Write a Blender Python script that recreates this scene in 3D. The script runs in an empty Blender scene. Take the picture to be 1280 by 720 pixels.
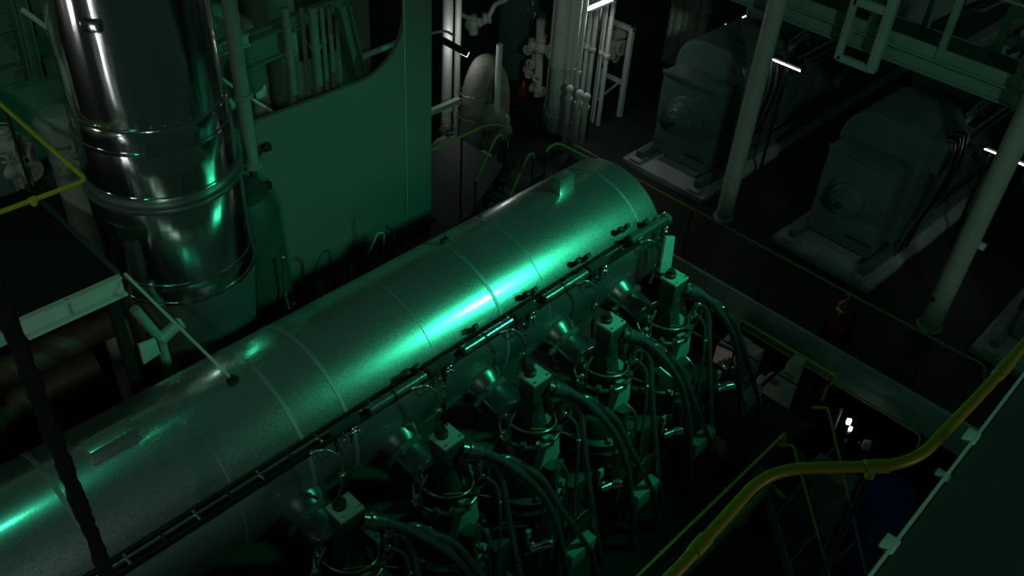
import bpy, bmesh, math, random
from mathutils import Vector, Matrix
random.seed(7)
SC = bpy.context.scene
COL = SC.collection
PI = math.pi

# ------------------------------------------------------------------ camera
F = 1158.67
RX = Vector((0.70013275, -0.71164721, 0.05807221))      # image right, in the room's axes
RY = Vector((-0.42493028, -0.48065044, -0.76707849))    # image down
RZ = Vector((0.57380171, 0.51238013, -0.63891956))      # view direction
EYE = Vector((0, 0, 10))

def ray(px, py):
    return RX * ((px - 640) / F) + RY * ((py - 360) / F) + RZ

def at(px, py, x=None, y=None, z=None):
    """point of the photograph on a plane of the room"""
    d = ray(px, py)
    if x is not None: t = x / d.x
    elif y is not None: t = y / d.y
    else: t = (z - 10) / d.z
    return EYE + d * t

cd = bpy.data.cameras.new('camera')
cam = bpy.data.objects.new('camera', cd)
COL.objects.link(cam)
m3 = Matrix((RX, -RY, -RZ)).transposed()
cam.matrix_world = Matrix.Translation(EYE) @ m3.to_4x4()
cd.sensor_width = 36; cd.lens = 36 * F / 1280
cd.clip_start = 0.05; cd.clip_end = 200
SC.camera = cam

# ------------------------------------------------------------------ materials
MATS = {}
def mat(name, col, rough=0.5, metal=0.0, bump=0.0, bscale=20.0, var=0.15, vscale=3.0,
        emit=None, estr=0.0, stretch=None, spec=0.5, spangle=0.0):
    if name in MATS: return MATS[name]
    m = bpy.data.materials.new(name); m.use_nodes = True
    nt = m.node_tree; N = nt.nodes; L = nt.links
    b = N['Principled BSDF']
    b.inputs['Roughness'].default_value = rough
    b.inputs['Metallic'].default_value = metal
    b.inputs['Specular IOR Level'].default_value = spec
    tc = N.new('ShaderNodeTexCoord')
    mp = N.new('ShaderNodeMapping')
    L.new(tc.outputs['Object'], mp.inputs['Vector'])
    if stretch: mp.inputs['Scale'].default_value = stretch
    nz = N.new('ShaderNodeTexNoise'); nz.inputs['Scale'].default_value = vscale
    nz.inputs['Detail'].default_value = 5
    L.new(mp.outputs['Vector'], nz.inputs['Vector'])
    rmp = N.new('ShaderNodeValToRGB')
    c0 = [max(0, c * (1 - var)) for c in col]; c1 = [min(1, c * (1 + var)) for c in col]
    rmp.color_ramp.elements[0].position = .3; rmp.color_ramp.elements[1].position = .7
    rmp.color_ramp.elements[0].color = (*c0, 1); rmp.color_ramp.elements[1].color = (*c1, 1)
    L.new(nz.outputs['Fac'], rmp.inputs['Fac'])
    L.new(rmp.outputs['Color'], b.inputs['Base Color'])
    if spangle:
        vo = N.new('ShaderNodeTexVoronoi'); vo.inputs['Scale'].default_value = 130
        L.new(tc.outputs['Object'], vo.inputs['Vector'])
        sep = N.new('ShaderNodeSeparateColor'); L.new(vo.outputs['Color'], sep.inputs['Color'])
        mr = N.new('ShaderNodeMapRange')
        mr.inputs['To Min'].default_value = max(.02, rough - spangle); mr.inputs['To Max'].default_value = rough + spangle
        L.new(sep.outputs[0], mr.inputs['Value']); L.new(mr.outputs['Result'], b.inputs['Roughness'])
    if bump:
        n2 = N.new('ShaderNodeTexNoise'); n2.inputs['Scale'].default_value = bscale
        n2.inputs['Detail'].default_value = 3
        L.new(mp.outputs['Vector'], n2.inputs['Vector'])
        bp = N.new('ShaderNodeBump'); bp.inputs['Strength'].default_value = bump
        bp.inputs['Distance'].default_value = 0.02
        L.new(n2.outputs['Fac'], bp.inputs['Height']); L.new(bp.outputs['Normal'], b.inputs['Normal'])
    if emit:
        b.inputs['Emission Color'].default_value = (*emit, 1)
        b.inputs['Emission Strength'].default_value = estr
    MATS[name] = m
    return m

GALV = mat('galvanised_cladding', (.58, .62, .60), .31, .95, 0, 60, .05, 2.0, spangle=.05)
BAND = mat('cladding_band', (.30, .33, .32), .5, .8, .05, 30, .1)
STEEL = mat('polished_cladding', (.55, .57, .56), .15, 1.0, .8, 2.0, .08, 1.5, stretch=(1.6, 1.6, .20))
STEEL2 = mat('dull_cladding', (.36, .39, .38), .36, .9, .3, 3, .12)
PALEGREEN = mat('pale_green_paint', (.30, .44, .37), .45, 0, .05, 30, .10)
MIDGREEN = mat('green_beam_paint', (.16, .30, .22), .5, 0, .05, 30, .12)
MACHINE = mat('machine_green_enamel', (.072, .122, .108), .35, 0, .05, 25, .12)
DARKMACH = mat('dark_green_enamel', (.022, .040, .033), .45, 0, .08, 18, .25)
WHITE = mat('white_paint', (.62, .62, .58), .45, 0, .04, 25, .10)
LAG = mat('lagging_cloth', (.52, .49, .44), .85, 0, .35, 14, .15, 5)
YEL = mat('yellow_paint', (.40, .335, .012), .38, 0, .04, 40, .12)
YELD = mat('yellow_dark_paint', (.30, .25, .025), .42, 0, .05, 40, .2)  # darker copy of the rail yellow
BLK = mat('black_steel', (.012, .013, .012), .5, .2, .05, 30, .2)
RUB = mat('black_rubber', (.010, .010, .010), .85, 0, .1, 40, .2, spec=.12)
FLOOR = mat('deck_paint', (.010, .015, .012), .6, 0, .08, 8, .3, 1.2)
FLOORL = mat('lower_deck_paint', (.028, .034, .030), .6, 0, .1, 6, .3, 1.0)
PLATE = mat('grey_plinth_paint', (.30, .31, .30), .55, 0, .06, 15, .2, 2.0)
WALLP = mat('bulkhead_paint', (.33, .35, .33), .6, 0, .04, 8, .12, 1)
HOSE = mat('clad_pipe_metal', (.30, .325, .31), .24, .85, .08, 30, .15)
CHROME = mat('bright_metal', (.75, .77, .76), .15, 1, .05, 20, .05)
RED = mat('red_paint', (.20, .008, .010), .35, 0, .03, 20, .1)
BLUE = mat('blue_paint', (.02, .045, .26), .4, 0, .03, 20, .1)
ORANGE = mat('orange_cable', (.55, .17, .02), .5, 0)
COPPER = mat('brown_primer', (.05, .03, .018), .6, 0, .08, 15, .25)
GLOW = mat('lamp_tube_glass', (.9, .9, .9), .3, 0, emit=(.90, .95, 1.0), estr=9)
GLOWD = mat('dim_lamp_and_glint_glow', (.9, .9, .9), .3, 0, emit=(.9, 1.0, .95), estr=1.4)
CASING = mat('casing_green_paint', (.115, .118, .108), .55, 0, .03, 10, .06, 1)

def two_lobe(m, r1, fac):
    """galvanised sheet: a smooth zinc skin over a rougher ground"""
    nt = m.node_tree; N = nt.nodes; L = nt.links
    b = N['Principled BSDF']; o = [n for n in N if n.type == 'OUTPUT_MATERIAL'][0]
    b2 = N.new('ShaderNodeBsdfPrincipled')
    b2.inputs['Metallic'].default_value = b.inputs['Metallic'].default_value
    b2.inputs['Roughness'].default_value = r1
    for l in list(L):
        if l.to_node == b and l.to_socket.name in ('Base Color', 'Normal'): L.new(l.from_socket, b2.inputs[l.to_socket.name])
    mx = N.new('ShaderNodeMixShader'); mx.inputs['Fac'].default_value = fac
    L.new(b.outputs['BSDF'], mx.inputs[1]); L.new(b2.outputs['BSDF'], mx.inputs[2]); L.new(mx.outputs['Shader'], o.inputs['Surface'])
two_lobe(GALV, .15, .28)

PILLAR = mat('pillar_paint', (.36, .39, .335), .5, 0, .04, 20, .08)
BRIGHT = mat('brightened_green_paint', (.42, .53, .45), .45, 0, .05, 30, .08)  # pale green lightened for the channel edge that the flood misses
COVER = mat('valve_cover_paint', (.20, .33, .265), .4, 0, .04, 30, .08)
YELB = mat('yellow_brightened_paint', (.60, .52, .015), .36, 0, .04, 40, .10)  # rail yellow lightened, missing light put into the colour
YELS = mat('yellow_dimmed_paint', (.15, .12, .02), .5, 0, .05, 40, .2)  # same yellow darkened to offset the floodlight on the rear rails
STBASE = mat('stack_base_paint', (.05, .065, .058), .6, 0, .05, 15, .15)
NECK = mat('neck_cladding', (.17, .19, .18), .24, .9, .1, 8, .15)
DIMGREEN = mat('dimmed_beam_paint', (.075, .13, .10), .55, 0, .05, 30, .12)  # beam green darkened, shade of the background put into the colour
CLIP = mat('clip_paint', (.26, .52, .42), .45, 0, .03, 30, .08)
DIMLAG = mat('dimmed_lagging', (.24, .23, .20), .85, 0, .35, 14, .2, 5)  # lagging cloth darkened to stand in for dimmer light
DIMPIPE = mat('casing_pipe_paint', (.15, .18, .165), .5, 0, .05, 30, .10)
# ------------------------------------------------------------------ mesh builder
def basis(d):
    d = d.normalized()
    a = Vector((0, 0, 1)) if abs(d.z) < .9 else Vector((1, 0, 0))
    u = d.cross(a).normalized(); v = d.cross(u).normalized()
    return u, v

class MB:
    def __init__(s): s.bm = bmesh.new()
    def _merge(s, t):
        me = bpy.data.meshes.new('tmp'); t.to_mesh(me); t.free(); s.bm.from_mesh(me); bpy.data.meshes.remove(me)
    def box(s, c, size, bev=.006, rot=None):
        t = bmesh.new(); bmesh.ops.create_cube(t, size=1)
        for v in t.verts: v.co = Vector((v.co.x * size[0], v.co.y * size[1], v.co.z * size[2]))
        if bev > 0:
            bmesh.ops.bevel(t, geom=t.edges[:], offset=min(bev, min(size) * .3), segments=2, affect='EDGES', profile=.6)
        if rot is not None:
            bmesh.ops.rotate(t, verts=t.verts, cent=(0, 0, 0), matrix=rot)
        for v in t.verts: v.co += Vector(c)
        s._merge(t); return s
    def span(s, a, b, bev=.006):
        a = Vector(a); b = Vector(b)
        return s.box((a + b) / 2, [max(.004, abs(b[i] - a[i])) for i in range(3)], bev)
    def prism(s, pts, ext, bev=0):
        """closed outline (3-D points) pushed along ext"""
        t = bmesh.new(); e = Vector(ext)
        a = [t.verts.new(Vector(p)) for p in pts]; b = [t.verts.new(Vector(p) + e) for p in pts]
        n = len(a)
        t.faces.new(a[::-1]); t.faces.new(b)
        for i in range(n): t.faces.new((a[i], a[(i + 1) % n], b[(i + 1) % n], b[i]))
        bmesh.ops.recalc_face_normals(t, faces=t.faces)
        if bev: bmesh.ops.bevel(t, geom=t.edges[:], offset=bev, segments=2, affect='EDGES', profile=.6)
        s._merge(t); return s
    def lathe(s, a, b, prof, seg=32):
        """prof: (distance along a->b, radius)"""
        a = Vector(a); d = (Vector(b) - a).normalized(); u, v = basis(d)
        t = bmesh.new(); rings = []
        for (h, r) in prof:
            if r < 1e-5: rings.append([t.verts.new(a + d * h)])
            else: rings.append([t.verts.new(a + d * h + (u * math.cos(k * 2 * PI / seg) + v * math.sin(k * 2 * PI / seg)) * r) for k in range(seg)])
        for p, q in zip(rings, rings[1:]):
            for k in range(seg):
                k2 = (k + 1) % seg
                if len(p) == 1 and len(q) == 1: continue
                if len(p) == 1: t.faces.new((p[0], q[k], q[k2]))
                elif len(q) == 1: t.faces.new((p[k], q[0], p[k2]))
                else: t.faces.new((p[k], q[k], q[k2], p[k2]))
        if len(rings[0]) > 1: t.faces.new(rings[0])
        if len(rings[-1]) > 1: t.faces.new(rings[-1])
        bmesh.ops.recalc_face_normals(t, faces=t.faces)
        s._merge(t); return s
    def cyl(s, a, b, r, r2=None, seg=20):
        h = (Vector(b) - Vector(a)).length; r2 = r if r2 is None else r2
        e = min(.006, r * .2, h * .2)
        return s.lathe(a, b, [(0, r - e), (e, r), (h - e, r2), (h, r2 - e)], seg)
    def ball(s, c, r, sc=(1, 1, 1), seg=16):
        t = bmesh.new(); bmesh.ops.create_uvsphere(t, u_segments=seg, v_segments=seg // 2, radius=r)
        for v in t.verts: v.co = Vector((v.co.x * sc[0], v.co.y * sc[1], v.co.z * sc[2])) + Vector(c)
        s._merge(t); return s
    def tube(s, pts, r, seg=12, fil=.12, n=6, cap=True, wob=0):
        pts = [Vector(p) for p in pts]
        path = [pts[0]]
        for i in range(1, len(pts) - 1):
            p, a, b = pts[i], pts[i - 1], pts[i + 1]
            f = min(fil, (a - p).length * .45, (b - p).length * .45)
            p0 = p + (a - p).normalized() * f; p1 = p + (b - p).normalized() * f
            for k in range(n + 1):
                w = k / n; path.append(p0 * (1 - w) ** 2 + p * 2 * w * (1 - w) + p1 * w * w)
        path.append(pts[-1])
        if wob:
            fine = []
            for a, b in zip(path, path[1:]):
                k = max(1, int((b - a).length / .03))
                fine += [a.lerp(b, i / k) for i in range(k)]
            path = fine + [path[-1]]
        t = bmesh.new(); rings = []; u = None
        for i, p in enumerate(path):
            d = (path[min(i + 1, len(path) - 1)] - path[max(i - 1, 0)])
            if d.length < 1e-6: d = Vector((0, 0, 1))
            d.normalize()
            if u is None: u, v = basis(d)
            else:
                u = (u - d * u.dot(d)).normalized(); v = d.cross(u)
            rr = r * (1 + (random.uniform(-wob, wob) if wob else 0))
            rings.append([t.verts.new(p + (u * math.cos(k * 2 * PI / seg) + v * math.sin(k * 2 * PI / seg)) * rr) for k in range(seg)])
        for p, q in zip(rings, rings[1:]):
            for k in range(seg): t.faces.new((p[k], p[(k + 1) % seg], q[(k + 1) % seg], q[k]))
        if cap: t.faces.new(rings[0][::-1]); t.faces.new(rings[-1])
        bmesh.ops.recalc_face_normals(t, faces=t.faces)
        s._merge(t); return s
    def torus(s, c, axis, R, r, a0=0, a1=2 * PI, seg=40, rs=10):
        u, v = basis(Vector(axis)); c = Vector(c)
        full = abs(a1 - a0 - 2 * PI) < 1e-4
        pts = [c + (u * math.cos(a0 + (a1 - a0) * k / seg) + v * math.sin(a0 + (a1 - a0) * k / seg)) * R for k in range(seg + 1)]
        return s.tube(pts, r, rs, fil=0.001, n=1, cap=not full)
    def build(s, name, m, parent=None, org=None):
        me = bpy.data.meshes.new(name)
        if org is not None: o = Vector(org)
        elif parent is None: o = Vector((0, 0, 0))
        else:
            root = parent
            while root.parent is not None: root = root.parent
            o = Vector(root['_o']) if '_o' in root else root.location.copy()
        for v in s.bm.verts: v.co -= o
        s.bm.to_mesh(me); s.bm.free()
        for p in me.polygons: p.use_smooth = True
        me.set_sharp_from_angle(angle=math.radians(38))
        me.materials.append(m)
        ob = bpy.data.objects.new(name, me); COL.objects.link(ob)
        if parent is not None: ob.parent = parent
        else: ob.location = o
        return ob

def wpos(o):
    p = Vector((0, 0, 0))
    while o is not None: p += o.location; o = o.parent
    return p

def tag(o, label=None, cat=None, group=None, kind=None):
    if label: o['label'] = label
    if cat: o['category'] = cat
    if group: o['group'] = group
    if kind: o['kind'] = kind
    return o

def thing(name, label, cat, loc=(0, 0, 0), group=None, rz=0):
    o = bpy.data.objects.new(name, None); COL.objects.link(o)
    o.location = loc; o.rotation_euler = (0, 0, rz); o.empty_display_size = .1
    return tag(o, label, cat, group)

def solo(name, mb, m, label, cat, group=None):
    """a thing that is one mesh, its origin at its lowest middle"""
    xs = [v.co for v in mb.bm.verts]
    o = Vector((sum(v.x for v in xs) / len(xs), sum(v.y for v in xs) / len(xs), min(v.z for v in xs)))
    ob = mb.build(name, m, None, o)
    return tag(ob, label, cat, group)

def struct(name, mb, m):
    return tag(mb.build(name, m, None, (0, 0, 0)), kind='structure')

def dup(root, loc, label, group=None, rz=None):
    r = root.copy(); COL.objects.link(r); r.location = loc; r['label'] = label
    if rz is not None: r.rotation_euler = (0, 0, rz)
    if group: r['group'] = group
    for ch in list(root.children):
        c = ch.copy(); COL.objects.link(c); c.parent = r
        for g in list(ch.children):
            d = g.copy(); COL.objects.link(d); d.parent = c
    return r

def valve_shape(mb, c, r):
    c = Vector(c); a = random.uniform(0, PI); d = Vector((math.cos(a), math.sin(a), 0))
    mb.cyl(c - d * r * 1.3, c + d * r * 1.3, r * .62, seg=18)
    for q in (-1.3, 1.1): mb.cyl(c + d * r * q, c + d * r * (q + .22), r * .95, seg=18)
    mb.cyl(c, c + Vector((0, 0, r * 1.5)), r * .42, seg=14).cyl(c + Vector((0, 0, r * .9)), c + Vector((0, 0, r * 1.1)), r * .66, seg=14)
    mb.torus(c + Vector((0, 0, r * 1.6)), (0, 0, 1), r * .62, r * .08, seg=20, rs=8)
    mb.ball(c, r * .85, (1, 1, .9))
    return mb

# ================================================================== SETTING
LOW = -4.2
struct('floor', MB().span((-8, -8, LOW - .2), (34, 34, LOW), 0), FLOORL)
DX = 11.8                                                    # edge of the generator deck
fd = MB().prism([(DX, -8, 0), (31.9, -8, 0), (31.9, 33.9, 0), (9.85, 33.9, 0), (9.85, 9.9, 0), (DX, 9.9, 0)][::-1], (0, 0, -.10))
struct('floor_generator_deck', fd, FLOOR)
struct('trim_1', MB().span((DX - .02, -7.9, -.60), (DX + .05, 9.88, .012), .01), PALEGREEN)  # pale plate along the deck edge
WZ = 1.57                                                    # walkway behind the engine
wk = MB().prism([(4.9, 6.95, WZ), (9.8, 6.95, WZ), (9.8, 10.4, WZ), (7.85, 10.4, WZ), (7.85, 8.66, WZ), (6.35, 8.66, WZ), (6.35, 7.35, WZ), (4.9, 7.35, WZ)], (0, 0, -.08))
struct('floor_walkway', wk, FLOOR)
struct('trim_2', MB().span((6.3, 6.88, WZ - .12), (9.8, 6.95, WZ + .10), .005), MIDGREEN)
struct('wall_back', MB().span((32.0, -8, LOW), (32.3, 34, 16), 0), WALLP)
struct('wall_left', MB().span((-8, 34.0, LOW), (32, 34.3, 16), 0), WALLP)
# engine casing bulkhead with its large rounded opening
PY = 8.7
def pp(px, py): q = at(px, py, y=PY); return (q.x, q.z)
zo = 4.34; xr = 7.30; zb = WZ + .0
out = [(3.0, zb), (7.76, zb), (7.76, 12), (xr, 12)]
cr = .75
out += [(xr, zo + cr)]
for k in range(1, 10):
    a = k / 10 * PI / 2; out.append((xr - cr + cr * math.cos(a), zo + cr - cr * math.sin(a)))
out += [(xr - cr, zo), (3.0, zo)]
tmp = MB().prism([(x, PY, z) for x, z in out], (0, .06, 0))
wl = struct('wall_casing', tmp, CASING)
struct('trim_3', MB().span((7.27, PY - .012, zb), (7.29, PY - .002, 12), .002), MIDGREEN)

# ================================================================== RECEIVER
YC, ZC, RR = 5.777, 2.953, .870
XE = 8.30
def on_rec(px, py):
    d = ray(px, py); oy, oz = -YC, 10 - ZC
    a = d.y ** 2 + d.z ** 2; b = 2 * (oy * d.y + oz * d.z); c = oy ** 2 + oz ** 2 - RR ** 2
    D = max(0, b * b - 4 * a * c)
    return EYE + d * ((-b - math.sqrt(D)) / 2 / a)
rec = thing('exhaust_receiver', 'huge horizontal galvanised cylinder running the length of the engine', 'exhaust receiver', (3, YC, ZC - RR))
def rec_lathe(x0, x1, r, endcap=False):
    pr = [(0, r), (x1 - x0, r)]
    return MB().lathe((x0, YC, ZC), (x1, YC, ZC), pr, 96)
seams = [on_rec(62, 600).x, on_rec(350, 500).x, on_rec(600, 345).x, on_rec(790, 262).x]
xs = [-3.2] + seams[:]
prof = [(0, 0), (0, RR), (XE - .03 + 3.2, RR), (XE + 3.2, RR - .03), (XE + 3.2 + .05, RR * .6), (XE + 3.27, 0)]
MB().lathe((-3.2, YC, ZC), (XE, YC, ZC), prof, 128).build('shell', GALV, rec)
for sx in seams + [on_rec(405, 465).x]:
    MB().lathe((sx - .022, YC, ZC), (sx + .022, YC, ZC), [(0, RR), (.003, RR + .006), (.041, RR + .006), (.044, RR)], 128).build('strap_band', BAND, rec)
for (sx, w) in ((on_rec(660, 320).x, .008), (on_rec(520, 400).x, .006), (on_rec(250, 540).x, .006)):
    MB().lathe((sx - w, YC, ZC), (sx + w, YC, ZC), [(0, RR), (.001, RR + .003), (2 * w - .001, RR + .003), (2 * w, RR)], 128).build('seam', BAND, rec)
# lifting pads on the crown
def pad(px, py, lx, h, ang):
    p = on_rec(px, py)
    n = Vector((0, p.y - YC, p.z - ZC)).normalized()
    rot = Matrix.Rotation(math.atan2(-n.y, n.z), 3, 'X')
    MB().box(p + n * (h / 2 - .03), (lx, .16, h), .01, rot).build('lifting_pad', GALV, rec)
pad(140, 556, .42, .16, 0)
pad(703, 236, .26, .22, 0)
for (px, py) in ((291, 478), (556, 303)):
    p = on_rec(px, py)
    MB().box(p + Vector((0, 0, .02)), (.10, .06, .06), .008).cyl(p + Vector((0, 0, .03)), p + Vector((0, 0, .10)), .012).build('clamp', BLK, rec)
for (px, py) in ((672, 413), (708, 417)): pass

# rails, tray and pipes along the receiver's lower front
TY, TZ = 4.93, 3.40
tray = thing('cable_tray', 'long dark cable tray clipped along the lower front of the receiver', 'cable tray', (4, TY, TZ - .1))
def trayx(px, py): return at(px, py, y=TY).x
MB().span((-2.5, TY - .07, TZ - .012), (7.75, TY + .07, TZ + .004), .003).build('tray_bed', DARKMACH, tray)
for s in (-1, 1):
    MB().span((-2.5, TY + s * .07 - .008, TZ - .02), (7.75, TY + s * .07 + .008, TZ + .05), .003).build('tray_rail', BLK, tray)
MB().tube([(-2.5, TY + .02, TZ + .03), (7.7, TY + .02, TZ + .03)], .018).build('cable', HOSE, tray)
MB().tube([(-2.5, TY - .03, TZ + .022), (7.7, TY - .03, TZ + .022)], .012).build('cable', RUB, tray)
k = 0
x = -1.0
while x < 7.7:
    MB().span((x - .012, TY - .062, TZ), (x + .012, TY + .062, TZ + .055), .003).cyl((x, TY - .05, TZ + .05), (x, TY - .05, TZ + .068), .010, seg=10).build('tray_clip', CHROME if k % 2 else BLK, tray)
    x += .31; k += 1
for px, py in ((653, 371), (662, 366), (716, 330), (728, 324), (769, 291), (777, 287), (800, 281), (588, 412), (515, 462), (503, 470)):
    p = on_rec(px, py)
    MB().box(p + Vector((0, -.05, .055)), (.06, .05, .13), .006, Matrix.Rotation(.5, 3, 'X')).build('tray_bracket', BLK, tray)
# main lubricating pipe at the far end, then short lengths slung under the tray
YP = 4.90
p0 = at(832, 274, y=YP); p1 = at(790, 299, y=YP)
t = thing('drain_pipe', 'thick pale pipe ending in a flange at the far end of the receiver', 'pipe', (p1.x, YP, p1.z - .05))
MB().cyl((p1.x - .05, YP, p1.z), (p0.x, YP, p0.z), .055).build('pipe', HOSE, t)
MB().cyl((p0.x - .03, YP, p0.z), (p0.x + .03, YP, p0.z), .085).build('flange', HOSE, t)
MB().cyl((p1.x - .08, YP, p1.z), (p1.x - .04, YP, p1.z), .07).build('coupling', BLK, t)
names5 = ['nearest the camera', 'second nearest the camera', 'in the middle of the row', 'second from the far end', 'at the far end of the row']
far5 = names5
VX = [2.79, 3.98, 5.19, 6.40, 7.56]
pz = at(655, 390, y=4.86).z
for i, vx in enumerate(VX[1:]):
    xa = vx - .42; xb = vx + .28
    if i == 3: continue
    t = thing('lagged_pipe', 'short lagged pipe length under the cable tray, %s' % ['nearest the camera', 'below the middle of the light streak', 'nearest the far end'][i], 'pipe', (xa, 4.86, pz - .05), 'pipe lengths under the cable tray')
    MB().cyl((xa, 4.86, pz), (xb, 4.86, pz), .045).build('pipe', HOSE, t)
    for q in (xa + .3, ):
        MB().cyl((q - .015, 4.86, pz), (q + .015, 4.86, pz), .055).build('clamp_ring', BLK, t)
    for q in (xa + .05, xb - .05):
        MB().span((q - .015, 4.85, pz - .02), (q + .015, 4.98, TZ + .0), .003).build('hanger', BLK, t)
# clusters of small valves and hooks slung under the tray between the pipe lengths
for i, vx in enumerate(VX):
    x0 = vx + .50
    zz = pz - .02
    t = thing('drain_valve_cluster', 'small dark drain valves under the cable tray, %s' % names5[i], 'valve', (x0, 4.9, zz - .28), 'drain valve clusters')
    MB().span((x0 - .16, 4.84, zz - .02), (x0 + .16, 4.92, zz + .05), .008).build('manifold', DARKMACH, t)
    for q in range(4):
        xx = x0 - .13 + q * .085
        MB().cyl((xx, 4.86, zz), (xx, 4.84, zz - .12), .016).ball((xx, 4.84, zz - .13), .026).tube([(xx, 4.84, zz - .13), (xx, 4.84, zz - .24), (xx + .03, 4.90, zz - .28)], .008, 8, .03).build('tap', HOSE if q % 2 else BLK, t)
    MB().torus((x0 + .05, 4.80, zz - .03), (0, 1, .3), .05, .007, seg=20, rs=8).build('handwheel', HOSE, t)
# thin sampling pipes that bend from the tray down to every neck
for i, vx in enumerate(VX):
    b = MB()
    a = Vector((vx + .10, 4.84, pz - .05))
    b.tube([a, a + Vector((.10, -.06, .03)), a + Vector((.22, -.14, -.10)), a + Vector((.21, -.15, -.45)), a + Vector((.15, -.14, -.62))], .016, 10, .12, 8)
    b.cyl(a + Vector((.212, -.15, -.38)), a + Vector((.208, -.15, -.32)), .028, seg=12)
    b.ball(a + Vector((0, 0, 0)), .028)
    solo('sampling_pipe', b, HOSE, 'thin bent pipe from tray to exhaust neck, %s' % names5[i], 'pipe', 'bent sampling pipes')
# two vertical conduits down the receiver face
for i, vx in enumerate(VX[1:4]):
    x0 = vx - .12
    b = MB().tube([(x0 + .72, 4.95, TZ - .05), (x0 + .72, 4.92, 2.75), (x0 + .70, 4.85, 2.3)], .022, 10)
    for q in range(4): b.cyl((x0 + .72, 4.93, 3.2 - q * .14), (x0 + .72, 4.93, 3.16 - q * .14), .032, seg=10)
    solo('conduit', b, BLK, 'dark jointed conduit running down the receiver face, %s' % ['nearest the camera', 'middle of three', 'farthest'][i], 'conduit', 'conduits on the receiver face')
# upright pale bracket plate at the receiver's far end
b = MB().prism([at(833, 296, y=4.62), at(844, 296, y=4.62), at(838, 341, y=4.62), at(825, 341, y=4.62)], (0, .03, 0))
solo('bracket_plate', b, PALEGREEN, 'upright pale bracket plate behind the farthest exhaust valve', 'bracket')

# ================================================================== ENGINE BODY
eng = thing('engine_block', 'dark green engine frame carrying the row of exhaust valves', 'engine', (4, 4.6, LOW))
MB().span((-3, 3.75, LOW), (8.35, 6.5, .95), .03).build('frame', DARKMACH, eng)
MB().span((-3, 4.62, .95), (8.3, 6.3, 1.55), .03).build('cooling_jacket', DARKMACH, eng)
MB().span((-3, 2.72, -.12), (8.6, 3.75, -.05), .005).build('gallery_floor', FLOOR, eng)
MB().span((-3, 2.68, -.18), (8.6, 2.73, .05), .005).build('toe_board', MIDGREEN, eng)
for vx in VX + [1.6, .4]:
    MB().lathe((vx, 4.235, .9), (vx, 4.235, 2.2), [(0, .50), (.75, .50), (.78, .47), (.9, .47), (.93, .40), (1.15, .38), (1.2, .34)], 40).build('cylinder_cover', DARKMACH, eng)
for vx in VX + [1.6, .4]:
    for a in range(8):
        th = a * PI / 4 + .3
        MB().cyl((vx + .43 * math.cos(th), 4.235 + .43 * math.sin(th), 1.65), (vx + .43 * math.cos(th), 4.235 + .43 * math.sin(th), 1.86), .035, seg=6).build('stud_nut', HOSE, eng)

# exhaust necks between receiver and valve
for i, vx in enumerate(VX):
    t = thing('exhaust_neck', 'shiny clad neck between receiver and valve, %s' % names5[i], 'exhaust neck', (vx, 4.9, 2.3), 'exhaust necks')
    a = Vector((vx, 5.15, 2.66)); bq = Vector((vx, 4.42, 2.48))
    d = (bq - a).normalized()
    MB().lathe(a, bq, [(0, .30), (.22, .27), (.34, .20), (.60, .20), (.63, .23), (.70, .23), (.74, .18)], 40).build('neck', NECK, t)
    MB().lathe(a + d * .30, a + d * .38, [(0, .24), (.02, .26), (.06, .26), (.08, .24)], 6).build('flange', HOSE, t)
    for s in (-1, 1):
        c = a + d * .34 + Vector((s * .23, 0, -.02))
        MB().tube([c, c + Vector((0, -.02, -.22)), c + Vector((-s * .12, -.03, -.34))], .012, 8, .05).build('clamp_rod', BLK if s < 0 else CHROME, t)
    c = a + d * .2 + Vector((-.16, -.10, -.12))
    MB().cyl(c, c + Vector((0, -.07, -.02)), .03).ball(c + Vector((0, -.09, -.02)), .03).build('test_cock', CHROME, t)

# ---- exhaust valve unit, built once about (0,0,0) = axis of the valve at z of block top
T0 = Vector((5.19, 4.235, 0))
def L(px, py, **k): return at(px, py, **k) - T0
def label_valve(i): return 'exhaust valve with square pale block on top, %s' % names5[i]
val = thing('exhaust_valve', label_valve(2), 'exhaust valve', (5.19, 4.235, 2.10), 'row of exhaust valves')
val['_o'] = (0, 0, 2.10)
class VB(MB): pass
blk = MB().span((-.115, -.105, 3.05), (.115, .105, 3.30), .012).build('hydraulic_block', DARKMACH, val)
MB().span((-.125, -.115, 3.295), (.125, .115, 3.33), .008).build('cover_plate', COVER, blk)
MB().lathe((-.03, .04, 3.32), (-.03, .04, 3.42), [(0, .065), (.05, .065), (.06, .045), (.10, .04)], 24).build('cap', BLK, blk)
for bx, by in ((.09, -.09), (-.09, -.09), (.09, .09)): MB().cyl((bx, by, 3.32), (bx, by, 3.345), .014, seg=8).build('bolt', CHROME, blk)
MB().lathe((0, 0, 2.1), (0, 0, 3.04), [(0, .26), (.20, .26), (.24, .20), (.42, .17), (.55, .17), (.60, .15), (.80, .13), (.94, .12)], 32).build('valve_housing', DARKMACH, val)
for k in range(4):
    a = k * PI / 2 + PI / 4
    MB().prism([Vector((.14 * math.cos(a), .14 * math.sin(a), 2.92)), Vector((.24 * math.cos(a), .24 * math.sin(a), 2.78)), Vector((.24 * math.cos(a), .24 * math.sin(a), 2.52)), Vector((.14 * math.cos(a), .14 * math.sin(a), 2.48))], Vector((-math.sin(a) * .03, math.cos(a) * .03, 0))).build('rib', DARKMACH, val)
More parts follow.
